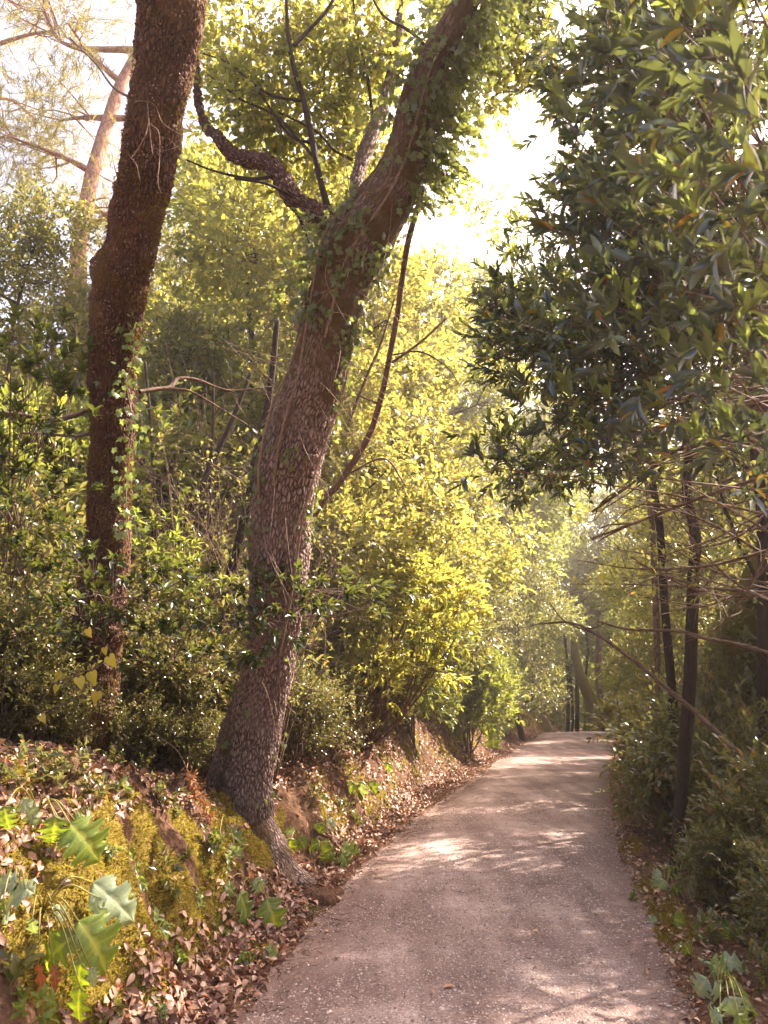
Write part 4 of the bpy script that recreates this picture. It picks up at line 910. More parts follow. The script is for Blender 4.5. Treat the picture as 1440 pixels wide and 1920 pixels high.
# ------------------------------------------------------------------ shrubs
sL = proto_shrub('laurel_shrub', 'shrub', 201, 2.1, 1.05, 1000, 8, .095, .038, 'mid', 'shrub', .26, .46, tip=True, stems=12)
sF = proto_shrub('fine_leaved_shrub', 'shrub', 202, 1.3, .9, 2000, 9, .046, .022, 'mid', 'shrub', .18, .48, stems=12)
sB = proto_shrub('broadleaf_shrub', 'shrub', 203, 2.4, 1.25, 1300, 8, .115, .046, 'mid', 'lit_shrub', .28, .40, tip=True, low=.42)
G1, G2, G3 = 'laurel shrubs right of the path', 'shrubs on the left bank', 'leafy shrubs behind'
RS = [(1305, 9.6, .75, .3, 'leafy shrub overhanging the path edge left of the dark straight trunk'), (1435, 8.0, .85, 1.4, 'dark glossy shrub right behind the dark straight trunk'), (1560, 6.2, .78, 2.5, 'dark glossy shrub at the right edge, nearest big one'),
      (1420, 9.8, 1.2, 3.6, 'dense shrub below the leaning mossy trunk at the right edge'), (1290, 11, 1.05, 4.7, 'dense shrub at the feet of the thin curved pair of trunks'), (1315, 12.8, .9, 5.8, 'shrub on the right path edge halfway to the crest'),
      (1320, 13.5, 1.0, .8, 'big shrub behind the dark straight trunk'), (1275, 17, 1.0, 1.9, 'shrub on the right path edge before the crest'), (1275, 23, 1.1, 3.0, 'round shrub where the right path edge meets the crest'), (1260, 19, 1.1, 4.1, 'tall shrub behind the right path edge shrubs'),
      (1400, 15, 1.2, 5.2, 'tall shrub far back at the right edge'), (1235, 30, 1.2, .1, 'far shrub right of the path crest'), (1400, 6.5, .42, .1, 'low shrub at the foot of the dark straight trunk, on the path side'), (1520, 5.2, .45, 4.1, 'low dark shrub at the right edge above the lobed plants')]
for px, y, s, r, lab in RS: plant(sL, px, y, s, r, lab, G1)
LS = [(sF, 545, 9.0, .85, .2, 'small leaved shrub right behind the base of the big oak'), (sF, 600, 10.2, .85, 1.2, 'sunlit small leaved shrub right of the big oak trunk base'), (sF, 250, 7.3, 1.05, 2.2, 'dense small leaved shrub between the feet of the two big trees'),
      (sF, 60, 6.8, 1.15, 3.2, 'dark small leaved shrub at the left edge beside the mossy tree'), (sF, 350, 7.9, 1.1, 4.2, 'small leaved shrub left of the big oak behind the brown frond'), (sF, 150, 8.2, 1.3, 5.2, 'small leaved shrub behind the foot of the mossy tree'),
      (sF, -60, 5.6, .9, .9, 'small leaved shrub cut by the left edge above the lobed plants'), (sF, 700, 13.0, .8, 2.9, 'small leaved shrub under the sunlit broad leaved bush')]
LS += [(sF, 110, 6.3, .55, 1.5, 'low dark shrub right before the foot of the mossy tree'), (sF, 235, 6.7, .50, 2.7, 'low dark shrub between the mossy tree and the bent brown frond'), (sF, 325, 7.1, .50, 3.9, 'low dark shrub behind the bent brown frond'), (sF, 5, 5.6, .55, 4.3, 'low dark shrub at the left edge above the arching stalks'), (sF, 395, 7.6, .50, 5.1, 'low dark shrub touching the oak buttress'), (sF, 60, 5.9, .45, .6, 'smallest dark shrub on the bank top near the left edge')]
for pr, px, y, s, r, lab in LS: plant(pr, px, y, s, r, lab, G2)
for px, y, s, r, lab in [(60, 7.8, .95, 1.1, 'dark laurel shrub left of the mossy tree'), (260, 8.4, 1.0, 2.2, 'dark laurel shrub just right of the mossy tree'), (370, 9.2, 1.1, 3.3, 'laurel shrub in the thicket left of the big oak'), (-30, 7.0, 1.1, 4.4, 'laurel shrub cut by the left edge'),
                         (450, 10.5, 1.2, 5.5, 'laurel shrub just behind the big oak trunk'), (800, 17.5, .8, .6, 'laurel on top of the bank, behind the sunlit bush'), (890, 23, .9, 1.7, 'laurel shrub on top of the bank near the crest'), (940, 30, 1.0, 2.8, 'laurel shrub at the far end of the bank')]:
    plant(sL, px, y, s, r, lab, G2)
for px, y, s, r, lab in [(690, 13.2, 1.0, .4, 'broad leaved bush behind the sunlit one that overhangs the path'), (600, 13.0, 1.0, 1.9, 'broad leaved bush right behind the big oak, left of the sunlit one'), (775, 15.0, .95, 3.1, 'paler broad leaved bush further along the bank behind the sunlit one'),
                         (150, 10.2, 1.5, 4.6, 'tall broad leaved bush with bright leaves left of the mossy trunk'), (-20, 9.0, 1.35, 5.6, 'bright broad leaved bush at the left edge'), (300, 12.5, 1.5, .9, 'broad leaved bush far behind between the big trees'), (880, 19, 1.1, 2.2, 'hazy broad leaved bush on the bank before the crest'), (915, 25, 1.1, 3.7, 'hazy broad leaved bush on the bank close to the crest'), (520, 13.5, 1.4, 5.0, 'tall broad leaved bush hidden partly by the big oak')]:
    plant(sB, px, y, s, r, lab, G3)

for px, y, s, r, lab in [(970, 40, 1.4, .3, 'shrub beyond the crest at the left end of the view down the path'), (1200, 41, 1.3, 2.0, 'shrub beyond the crest right of the mossy leaning trunk'), (1060, 50, 2.2, 4.0, 'big shrub beyond the crest behind the thin trunks'), (1110, 56, 2.4, 5.0, 'furthest big shrub seen beyond the path crest')]:
    plant(sB, px, y, s, r, lab, 'shrubs beyond the path crest')
bp_ = hit(690, 1400)[0]; bush = thing('sunlit_bush', bp_, 'bright cream green bush in full sun overhanging the path edge right of the big oak', 'bush'); bo = np.array(bp_); rng = np.random.default_rng(58)
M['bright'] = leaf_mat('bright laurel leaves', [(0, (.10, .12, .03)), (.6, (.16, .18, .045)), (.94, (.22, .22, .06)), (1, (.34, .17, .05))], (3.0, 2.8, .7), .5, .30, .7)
blobs = [(P(a, b, d_), (r, r, r * .45)) for a, b, d_, r in ((862, 1135, 10.6, .26), (800, 1095, 10.8, .40), (735, 1085, 11.0, .45), (690, 1150, 10.7, .36), (790, 1180, 10.5, .38), (855, 1195, 10.4, .20), (838, 1262, 10.2, .20), (775, 1262, 10.4, .28), (705, 1245, 10.4, .34),
         (650, 1110, 11.0, .38), (640, 1200, 10.6, .30), (725, 1300, 10.0, .18), (620, 1270, 10.2, .24), (760, 1030, 11.3, .34), (690, 1020, 11.4, .36))]
st = MB(); fo = MB(); branches(rng, st, bo, blobs, 6, .022)
p, d, _ = blob_sprigs(rng, blobs, 950, .45, .44, 3.0, seed=8, upw=.3, outw=.8); d = nrm(d + np.array([.35, -.15, 0]))
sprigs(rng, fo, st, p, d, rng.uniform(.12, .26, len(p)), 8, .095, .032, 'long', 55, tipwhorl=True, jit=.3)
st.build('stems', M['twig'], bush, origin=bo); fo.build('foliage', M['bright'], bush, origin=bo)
# leafless thicket between the trunks
root = thing('bare_thicket_shrub', (0, 0, 0), 'bare', 'shrub'); rng = np.random.default_rng(91); st = MB(); fo = MB()
for i in range(46):
    a = rng.uniform(0, 6.28); r_ = rng.uniform(.3, 1.5); h_ = rng.uniform(1.6, 3.6); q = np.array([math.cos(a), math.sin(a), 0])
    b_ = q * .12 * rng.uniform(0, 1); C = tube(st, [b_ - [0, 0, .1], q * r_ * .3 + [0, 0, h_ * .45], q * r_ * .7 + [0, 0, h_ * .85] + rng.normal(0, .1, 3), q * r_ * 1.2 + [0, 0, h_] + rng.normal(0, .15, 3)], [.010, .008, .005, .002], 14, 4, rough=.15)[0]
    for _ in range(7):
        k = rng.integers(4, 13); e = C[k] + rng.normal(0, .28, 3) + np.array([0, 0, .1]); tube(st, [C[k], (C[k] + e) / 2 + rng.normal(0, .04, 3), e], [.0035, .0028, .0012], 6, 3)
p = np.concatenate([np.array([rng.normal(0, .6, 260), rng.normal(0, .6, 260), rng.uniform(.8, 3.3, 260)]).T])
sprigs(rng, fo, st, p, nrm(rng.normal(0, 1, p.shape) + [0, 0, .3]), .16, 4, .055, .034, 'mid', 55)
KIDS[root.name] = [st.build('stems', M['bark_brown'], root), fo.build('foliage', M['oak'], root)]
for px, y, sc_, rz_, lab in [(330, 8.9, .95, .2, 'bare twiggy shrub in the thicket behind the pale sapling'), (420, 9.6, 1.05, 1.5, 'bare twiggy shrub in the thicket left of the big oak'), (270, 9.6, 1.1, 2.9, 'bare twiggy shrub right behind the mossy tree'), (60, 8.4, 1.0, 4.1, 'bare twiggy shrub left of the mossy tree'),
                             (500, 8.2, .85, 5.0, 'bare twiggy shrub partly hidden by the big oak trunk'), (575, 10.8, .8, .9, 'bare twiggy shrub right behind the big oak, left of the sunlit bush'), (1400, 9.2, .8, 3.3, 'bare twiggy shrub behind the dark straight trunk on the right'), (1360, 11.8, .8, 2.2, 'bare twiggy shrub behind the thin curved pair of trunks')]:
    plant(root, px, y, sc_, rz_, lab, 'bare twiggy shrubs')

# ------------------------------------------------------------------ the bay tree at top right, close to the camera
bay = thing('bay_tree', (3.9, 4.2, H1(3.9, 4.2)), 'dark blue green bay tree filling the top right corner, close by', 'tree')
bl0 = np.array(bay.location); rng = np.random.default_rng(55); lf = MB(); tp = MB(); tw = MB(); lb = MB()
BB = [((1400, 40, 3.4), .55), ((1290, 90, 3.9), .55), ((1170, 60, 4.6), .50), ((1110, 40, 5.2), .40), ((1330, 220, 3.5), .5), ((1200, 200, 4.3), .5), ((1100, 170, 5.0), .33), ((1420, 330, 3.2), .45), ((1290, 350, 3.9), .5), ((1165, 340, 4.6), .45), ((1085, 300, 5.2), .22),
      ((1380, 470, 3.6), .45), ((1250, 470, 4.2), .45), ((1130, 470, 4.8), .42), ((1050, 450, 5.3), .22), ((1330, 580, 4.0), .38), ((1200, 590, 4.5), .45), ((1080, 570, 4.9), .42), ((990, 560, 5.2), .28), ((1270, 690, 4.3), .36), ((1150, 700, 4.7), .42), ((1040, 690, 5.0), .40), ((970, 650, 5.3), .25),
      ((1190, 790, 4.6), .30), ((1090, 800, 4.8), .34), ((1010, 790, 5.0), .26), ((1000, 870, 5.1), .20), ((960, 890, 5.2), .12), ((1060, 880, 4.9), .20), ((1110, 960, 4.8), .10), ((1110, 1010, 4.7), .07)]
blobs = [(P(*c), (r, r, r * .8)) for c, r in BB]
trunk = MB(); Cb = tube(trunk, [bl0 + np.array([0, 0, -.2]), (3.85, 4.3, 1.2), (3.6, 4.4, 2.6), (3.3, 4.5, 4.0), (3.0, 4.6, 5.6)], [.13, .12, .10, .08, .04], 50, 14, rough=.1)[0]
p, d, k = blob_sprigs(rng, blobs, 4700, .15, .52, 3.2, seed=2, upw=.12)
d = nrm(d + np.array([-.25, -.15, 0]))
sprigs(rng, lf, tw, p, d, rng.uniform(.12, .26, len(p)), 9, .064, .022, 'mid', 58, jit=.45, tipwhorl=True, sizevar=.45)
# young upright tips on the outer side, nearer leaves have real long blades
kk = rng.uniform(0, 1, len(p)) < .05; q = p[kk] + d[kk] * .1
sprigs(rng, tp, tw, q, nrm(np.array([-.1, -.25, 1.]) + rng.normal(0, .35, q.shape)), rng.uniform(.08, .16, len(q)), 6, .060, .020, 'long', 38, tipwhorl=True)
near = []
for px, py, d_ in ((1120, 400, 3.2), (1180, 310, 2.9), (1230, 420, 2.7), (1130, 540, 3.3), (1240, 200, 2.6), (1300, 380, 2.4), (1410, 180, 2.1), (1380, 60, 2.0), (1250, 60, 2.3), (1400, 430, 2.2), (1350, 520, 2.5), (1240, 600, 2.8), (1190, 640, 3.0), (1060, 620, 3.6), (950, 600, 4.2), (1430, 300, 1.9),
                   (1310, 140, 2.6), (1200, 120, 2.9), (1270, 500, 2.7), (1100, 830, 3.9), (1030, 750, 4.2), (1150, 880, 3.8), (1140, 760, 3.6), (1420, 560, 2.3), (1080, 250, 3.8), (930, 860, 4.6), (1300, 700, 2.9), (1400, 700, 2.5), (1360, 820, 2.8), (1440, 770, 2.3), (1250, 830, 3.3), (1400, 880, 2.7)):
    near.append(P(px, py, d_))
near = np.array(near); q = near[rng.integers(0, len(near), 300)] + rng.normal(0, .09, (300, 3))
sprigs(rng, lf, tw, q, nrm(np.array([-.45, -.2, .35]) + rng.normal(0, .45, q.shape)), rng.uniform(.10, .2, 300), 8, .074, .024, 'long', 50, tipwhorl=True, jit=.45, sizevar=.4)
q = near[rng.integers(0, len(near), 110)] + rng.normal(0, .09, (110, 3)) + np.array([-.03, -.06, .04])
sprigs(rng, tp, tw, q, nrm(np.array([-.2, -.1, 1.]) + rng.normal(0, .35, q.shape)), rng.uniform(.08, .15, 110), 7, .07, .022, 'long', 36, tipwhorl=True)
branches(rng, lb, Cb[25], blobs, 5, .022, along=Cb[12:])
for c in near[::1]:
    a = Cb[rng.integers(18, 40)]; tube(lb, [a, (a + c) / 2 + rng.normal(0, .15, 3), c + rng.normal(0, .05, 3)], [.012, .008, .003], 12, 5)
trunk.build('trunk', M['bark_dark'], bay, origin=bl0); lb.build('limbs', M['bark_brown'], bay, origin=bl0); tw.build('twigs', M['twig'], bay, origin=bl0)
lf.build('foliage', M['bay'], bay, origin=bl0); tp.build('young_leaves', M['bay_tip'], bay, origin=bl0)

# ------------------------------------------------------------------ laurel saplings in front of the two big trees
def sapling(label, basepx, sprays, group, L=.085, W=.032, matn='laurel', seed=1, n=9, spread=.16, dd=.0):
    rng = np.random.default_rng(seed); b = np.array(hit(*basepx)[0]); o = thing('laurel_sapling', b, label, 'sapling', group)
    st = MB(); fo = MB(); top = P(sprays[0][0], sprays[0][1], sprays[0][2]); mid = (b + top) / 2 + rng.normal(0, .05, 3)
    C = tube(st, [b - [0, 0, .05], mid, top], [.010, .007, .004], 20, 6)[0]
    for a, c, d_, s in sprays:
        e = P(a, c, d_); k = C[rng.integers(7, 19)]
        cc = tube(st, [k, (k + e) / 2 + np.array([0, 0, .05]), e], [.005, .004, .002], 10, 4)[0]
        q = e + rng.normal(0, 1, (n, 3)) * np.array([spread, spread, spread * .35]) * s; q[0] = e
        dv = nrm(q - k + rng.normal(0, .2, q.shape) + np.array([0, -.15, .1]))
        for x in q[1:]: tube(st, [cc[6], (cc[6] + x) / 2, x], [.003, .0025, .0015], 5, 3)
        sprigs(rng, fo, st, q, dv, .10, 7, L, W, 'long', 62, up=1.0, jit=.22, tipwhorl=True)
    st.build('stem', M['twig'], o, origin=b); fo.build('foliage', M[matn], o, origin=b); return o
GS = 'laurel saplings below the big trees'
sapling('dark laurel sapling whose leaf rosettes cross in front of the big oak trunk', (455, 1330), [(480, 1110, 5.75, 1), (540, 1100, 5.8, 1), (600, 1095, 5.9, 1), (450, 1150, 5.7, 1), (500, 1190, 5.7, .8), (420, 1170, 5.8, 1), (478, 1240, 5.7, .6), (640, 1110, 6.1, 1), (690, 1125, 6.2, 1), (560, 1140, 5.9, .8)], GS, seed=3)
sapling('laurel sapling with drooping dark leaves in front of the foot of the mossy tree', (190, 1350), [(180, 1120, 5.3, 1), (230, 1090, 5.4, 1), (280, 1130, 5.5, 1), (130, 1140, 5.3, 1), (220, 1160, 5.3, 1), (170, 1060, 5.5, 1), (260, 1180, 5.4, .8), (300, 1080, 5.6, .8), (140, 1190, 5.2, .7)], GS, seed=4)
sapling('laurel sapling with grey green leaves at the left edge', (30, 1330), [(40, 960, 5.1, 1.2), (90, 990, 5.2, 1), (20, 1040, 5.0, 1.2), (70, 1070, 5.1, 1), (-10, 900, 5.2, 1.2), (50, 900, 5.4, 1), (110, 930, 5.4, 1)], GS, seed=5)
sapling('laurel sapling with high grey green sprays at the left edge', (-30, 1300), [(20, 700, 5.0, 1.2), (70, 730, 5.1, 1), (120, 745, 5.3, 1), (30, 790, 5.1, 1.2), (90, 820, 5.3, 1), (10, 850, 5.0, 1), (60, 660, 5.2, 1), (110, 690, 5.5, 1)], GS, seed=6)
sapling('pale sapling with narrow light leaves midway between the two big trees', (330, 1300), [(290, 980, 7.2, 1), (330, 1010, 7.3, 1), (300, 1040, 7.2, 1), (350, 1060, 7.4, 1), (270, 1010, 7.1, 1), (380, 1100, 7.4, 1)], GS, L=.10, W=.022, matn='lit_shrub', seed=7)
sapling('laurel sapling with dull green sprays above and left of the oak base', (360, 1400), [(330, 1190, 6.2, 1.2), (380, 1150, 6.3, 1), (300, 1230, 6.2, 1), (390, 1220, 6.2, .8), (350, 1110, 6.4, 1)], GS, seed=8)

# ------------------------------------------------------------------ lobed-leaf plants
def lobed(mb, a, b, width, nh, arch=.15, lobes=4, seed=0, fold=.25, depth=.46):
    rng = np.random.default_rng(seed); a = np.asarray(a); b = np.asarray(b); L = np.linalg.norm(b - a)
    T = nrm(b - a); nh = np.asarray(nh, float); nh = nrm(nh - T * (nh @ T)); Sd = np.cross(nh, T)
    nr, nc = 56, 11; t = np.linspace(0, 1, nr); s = np.linspace(-1, 1, nc)
    env = np.sin(np.pi * np.clip(t, 0, 1) ** .72) ** .6 * (1 - .10 * t); env[-1] = .02; env[0] = .06
    Vv = np.zeros((nr, nc, 3)); vein = np.zeros((nr, nc))
    for side in (0, 1):
        ph = lobes * (t ** .9) + rng.uniform(-.06, .06) + side * .08
        sn = np.abs((ph + .5) % 1 - .5); lob = 1 - depth * np.exp(-(sn / .15) ** 2) * smooth(t / .12) + .07 * np.cos(2 * np.pi * ph * 4) * (sn > .12) - .10 * (1 - 2 * sn) 
        lob = lob * (1 + .22 * vnoise(np.stack([ph * 1.3, ph * 0 + side, ph * 0 + seed], -1)))
        tipf = smooth((t - .86) / .1); lob = lob * (1 - tipf) + .85 * tipf
        w_ = width / 2 * env * lob
        cols = range(0, nc // 2 + 1) if side == 0 else range(nc // 2, nc)
        for c in cols:
            sc = s[c]; ab = abs(sc); fwd = ab ** 1.5 * .07 * env * width
            vv = np.clip(1 - ab / .12, 0, 1) * (ab < .05); ph2 = (ph - ab * .35 - .5) ; dv = np.abs((ph2 + .5) % 1 - .5)
            vein[:, c] = np.maximum(vv, np.clip(1 - dv / .07, 0, 1) * .4 * (ab < .75))
            wav = .035 * np.sin(ph * 2 * np.pi) * ab + fold * ab * env * width / L * .5
            z = -arch * (2 * t - 1) ** 2 + arch + wav + rng.normal(0, .004, nr) * ab - .10 * ab ** 2 * width / L
            Vv[:, c] = a + T * (t * L + fwd * (1 - t))[:, None] + Sd * (sc * w_)[:, None] + nh * (z * L)[:, None]
    i = np.arange(nr - 1)[:, None] * nc; j = np.arange(nc - 1)[None]
    q = np.stack([i + j, i + j + 1, i + nc + j + 1, i + nc + j], -1).reshape(-1, 4)
    mb.add(Vv.reshape(-1, 3), [q], 0, vein=vein.ravel())
LN = (.25, -.8, .6)
def lobed_plant(label, crown_px, leaves, group, back=.06, nhint=LN, name='lobed_plant', stalks=True):
    c, dc = hit(*crown_px); o = thing(name, c, label, 'plant', group); c = np.array(c)
    for i, L_ in enumerate(leaves):
        (ax, ay), (bx, by), w_, mt = L_[:4]; bk = L_[4] if len(L_) > 4 else back
        d_ = min(hit((ax + bx) / 2, (ay + by) / 2)[1], dc + .5) - bk
        a = P(ax, ay, d_ - .02); b = P(bx, by, d_ + .01)
        mb = MB(); rr = np.random.default_rng(i + int(crown_px[0]))
        lobed(mb, a, b, w_ / F * d_ * (1.45 if 'verge' in group else 1.15), np.array(nhint) + rr.normal(0, .22, 3), rr.uniform(.05, .16), 3 + (w_ < 60) * 0 + rr.integers(0, 2), i + int(crown_px[1]))
        lf_ = mb.build('leaf', M[mt], o, origin=c)
        if stalks:
            sm = MB(); m_ = (c + a) / 2 + np.array([0, -.03, .06 + .1 * np.linalg.norm(a - c)])
            tube(sm, [c, m_, a], [.0045, .004, .003], 12, 6); sm.build('stalk', M['stemgreen'], o, origin=c)
    return o
GA = 'lobed plants on the left bank'
A_, AG, AL, AD = 'acanthus', 'acanthus_grey', 'acanthus_lime', 'acanthus_dead'
lobed_plant('largest lobed plant on the near left bank, with long fanned stalks', (80, 1706),
            [((175, 1655), (252, 1730), 66, AG, .16), ((148, 1728), (200, 1826), 92, AL, .20), ((142, 1752), (86, 1818), 62, A_, .14), ((152, 1806), (150, 1862), 40, AL, .2), ((150, 1852), (150, 1918), 38, AL, .22), ((178, 1680), (190, 1752), 26, AG, .13), ((60, 1722), (70, 1756), 24, AG, .08), ((100, 1700), (124, 1728), 22, AG, .1),
             ((110, 1745), (104, 1776), 26, A_, .1), ((72, 1806), (83, 1888), 16, AD, .12), ((99, 1810), (104, 1862), 20, AD, .14), ((170, 1815), (176, 1850), 24, AG, .2)], GA)
lobed_plant('lime green lobed plant with arching stalk above the largest one', (70, 1520), [((132, 1545), (186, 1617), 82, AL, .14), ((104, 1532), (98, 1584), 50, A_, .12), ((42, 1498), (70, 1556), 30, AG, .10), ((8, 1512), (20, 1556), 34, A_, .1), ((120, 1560), (135, 1590), 34, AG, .08), ((140, 1538), (158, 1528), 24, A_, .1)], GA)
lobed_plant('grey green lobed plant cut by the left edge', (35, 1668), [((48, 1668), (10, 1726), 62, AG, .14), ((30, 1655), (-14, 1660), 44, AG, .12), ((35, 1660), (66, 1676), 32, AG, .1), ((5, 1690), (-20, 1720), 40, A_, .12)], GA)
lobed_plant('pair of hanging lobed leaves just below the oak root', (478, 1668), [((450, 1676), (462, 1748), 54, A_, .10), ((500, 1686), (517, 1750), 54, A_, .10), ((478, 1648), (492, 1672), 30, AG, .08), ((420, 1660), (440, 1680), 30, A_, .08)], GA)
lobed_plant('small dark lobed plant in the fallen leaves at the path edge', (470, 1812), [((455, 1788), (462, 1826), 42, A_, .05), ((492, 1785), (518, 1806), 36, A_, .05), ((465, 1800), (440, 1808), 26, AG, .05)], GA)
lobed_plant('sunlit lime green lobed plant right of the oak root, by the path', (640, 1618), [((640, 1590), (676, 1612), 44, AL, .1), ((640, 1600), (652, 1636), 36, A_, .08), ((625, 1590), (598, 1606), 40, AL, .08), ((600, 1580), (578, 1596), 26, AL, .08), ((618, 1598), (612, 1622), 30, AL, .08)], GA)
lobed_plant('small sunlit lobed plant above the oak root', (560, 1580), [((546, 1572), (536, 1600), 30, AL, .07), ((552, 1560), (530, 1560), 24, AL, .07), ((560, 1570), (572, 1592), 26, A_, .07)], GA)
lobed_plant('small lobed plant on the bank between the oak and the sunlit mound', (612, 1556), [((612, 1540), (626, 1560), 30, AG, .06), ((606, 1545), (596, 1562), 26, A_, .06), ((600, 1496), (612, 1510), 22, AL, .05)], GA)
lobed_plant('pale lobed leaves on the sunlit mound of the bank', (690, 1478), [((680, 1466), (672, 1496), 28, AG, .06), ((692, 1466), (706, 1490), 26, A_, .06), ((665, 1470), (650, 1484), 22, A_, .05)], GA)
lobed_plant('big lobed plant hanging on the bank before the crest', (925, 1362), [((916, 1350), (906, 1392), 30, A_, .14), ((930, 1355), (940, 1400), 30, A_, .14), ((922, 1372), (924, 1424), 30, A_, .16), ((934, 1352), (956, 1376), 24, AG, .1), ((912, 1345), (898, 1362), 20, AG, .1)], GA)
lobed_plant('small dark lobed plant on the shaded bank beyond the mound', (868, 1376), [((868, 1366), (876, 1384), 18, A_, .1), ((862, 1368), (852, 1378), 16, A_, .1), ((866, 1372), (864, 1392), 14, A_, .1)], GA)
lobed_plant('lobed plant low on the bank left of the crest plant', (735, 1440), [((728, 1430), (722, 1450), 22, A_, .08), ((742, 1432), (754, 1446), 22, A_, .08)], GA)
lobed_plant('broad green leaves at the front of the oak base', (425, 1560), [((416, 1556), (460, 1588), 34, A_, .08), ((412, 1560), (396, 1584), 26, A_, .07), ((440, 1590), (452, 1612), 24, AG, .07)], GA)
GR = 'lobed plants on the right verge'
RN = (-.1, -.7, .7)
lobed_plant('largest lobed plant on the right verge, at the bottom right corner', (1350, 1860),
            [((1335, 1808), (1366, 1842), 50, A_, .16), ((1362, 1838), (1398, 1866), 42, AL, .14), ((1352, 1796), (1408, 1826), 26, AG, .16), ((1325, 1836), (1308, 1868), 36, AG, .12), ((1345, 1842), (1338, 1880), 36, AG, .14), ((1366, 1872), (1378, 1910), 44, AG, .14), ((1390, 1870), (1416, 1900), 34, A_, .12),
             ((1318, 1802), (1332, 1812), 26, AG, .12), ((1400, 1895), (1404, 1935), 40, AL, .14), ((1350, 1900), (1334, 1916), 30, AG, .1), ((1385, 1905), (1385, 1940), 40, A_, .14)], GR, nhint=RN)
lobed_plant('narrow yellow green lobed plant in the verge moss', (1300, 1800), [((1282, 1768), (1296, 1798), 22, AL, .08), ((1268, 1772), (1272, 1784), 16, AG, .06)], GR, nhint=RN)
lobed_plant('small grey green lobed plant with one yellow leaf by the straight trunk', (1250, 1662), [((1240, 1636), (1222, 1652), 24, AG, .08), ((1244, 1650), (1232, 1676), 30, AG, .08), ((1258, 1640), (1250, 1622), 20, A_, .08), ((1262, 1642), (1272, 1652), 16, AL, .1), ((1262, 1660), (1274, 1684), 26, A_, .08)], GR, nhint=RN)
lobed_plant('single round pale leaf on a long stalk over the verge', (1242, 1742), [((1264, 1724), (1286, 1732), 30, AL, .10), ((1232, 1724), (1212, 1730), 14, AG, .05)], GR, nhint=(-.1, -1, .3))
lobed_plant('soft green lobed plant among the shrubs right of the round leaf', (1370, 1760), [((1372, 1732), (1356, 1752), 26, A_, .1), ((1376, 1738), (1392, 1764), 28, A_, .1), ((1368, 1742), (1364, 1772), 26, A_, .1)], GR, nhint=RN)
lobed_plant('lobed plant among the shrubs with leaves above the verge moss', (1330, 1740), [((1322, 1716), (1306, 1724), 24, AG, .1), ((1330, 1712), (1350, 1716), 24, AG, .1), ((1326, 1722), (1330, 1738), 20, AG, .1)], GR, nhint=RN)

# yellow heart-shaped leaves of a creeper left
cr = thing('creeper', hit(150, 1300)[0], 'creeper with big yellow heart shaped leaves below the mossy tree', 'creeper'); o = np.array(cr.location)
fo = MB(); vi = MB(); rng = np.random.default_rng(61)
yl = [(172, 1262, .085), (205, 1232, .085), (148, 1272, .075), (110, 1262, .06), (182, 1298, .075), (76, 1342, .06), (196, 1215, .05), (165, 1180, .06), (107, 1286, .05)]
pts = []
for a, b, s in yl:
    c = P(a, b, 4.9 - .1 * rng.uniform()); pts.append(c + np.array([0, .01, .02])); put_leaves(fo, c[None], np.array([[rng.normal(.2, .5), -.3, -1.]]), np.array([[rng.normal(0, .5), -1., .6]]), s * 1.0, s * .9, 'heart', bend=np.array([.15]))
tube(vi, sorted([p for p in pts], key=lambda q: q[2]), [.003] * len(pts), 50, 4)
tube(vi, [o, pts[5], pts[3]], [.004, .003, .002], 20, 4)
fo.build('leaves', M['yellow'], cr, origin=o); vi.build('vine', M['twig'], cr, origin=o)

# dry brown frond left of the oak
b0, _ = hit(395, 1545); fr = thing('dead_frond', b0, 'dead reddish brown frond bending down left of the oak base', 'frond')
st = MB(); fo = MB(); rng = np.random.default_rng(62); d_ = hit(380, 1520)[1] - .15
C = tube(st, [P(282, 1372, d_ + .3), P(330, 1405, d_ + .1), P(352, 1445, d_), P(372, 1490, d_), P(395, 1540, d_ + .05)], [.003, .0028, .0025, .0022, .0018], 60, 5)[0]
n = 210; k = rng.integers(30, 60, n); q = C[k] + rng.normal(0, .018, (n, 3))
put_leaves(fo, q, nrm(rng.normal(0, 1, (n, 3)) + np.array([0, 0, -.3])), rng.normal(0, 1, (n, 3)), rng.uniform(.03, .06, n), .014, 'mid')
st.build('stem', M['vine'], fr, origin=np.array(b0)); fo.build('leaves', M['dry'], fr, origin=np.array(b0))

# ------------------------------------------------------------------ seedlings on the bank, twigs, single leaves on the path
def seedling(px, py, label, group, seed, n=5, L=.045, W=.020, matn='lit_shrub', h=.07):
    rng = np.random.default_rng(seed); b, _ = hit(px, py); b = np.array(b); o = thing('seedling', b, label, 'seedling', group)
    st = MB(); fo = MB(); q = np.repeat(b[None], n, 0) + rng.normal(0, .02, (n, 3)); dv = nrm(np.array([.15, -.4, .7]) + rng.normal(0, .5, (n, 3)))
    sprigs(rng, fo, st, q, dv, rng.uniform(h * .7, h * 1.6, n), 7, L, W, 'long', 62, tipwhorl=True, r=.002)
    st.build('stem', M['stemgreen'], o, origin=b); fo.build('leaves', M[matn], o, origin=b)
M['pale_seed'] = leaf_mat('pale seedling leaves', S((.14, .19, .09), (.22, .27, .13)), (2, 2, .6), .3, .35, .6)
SG = 'seedlings on the left bank'
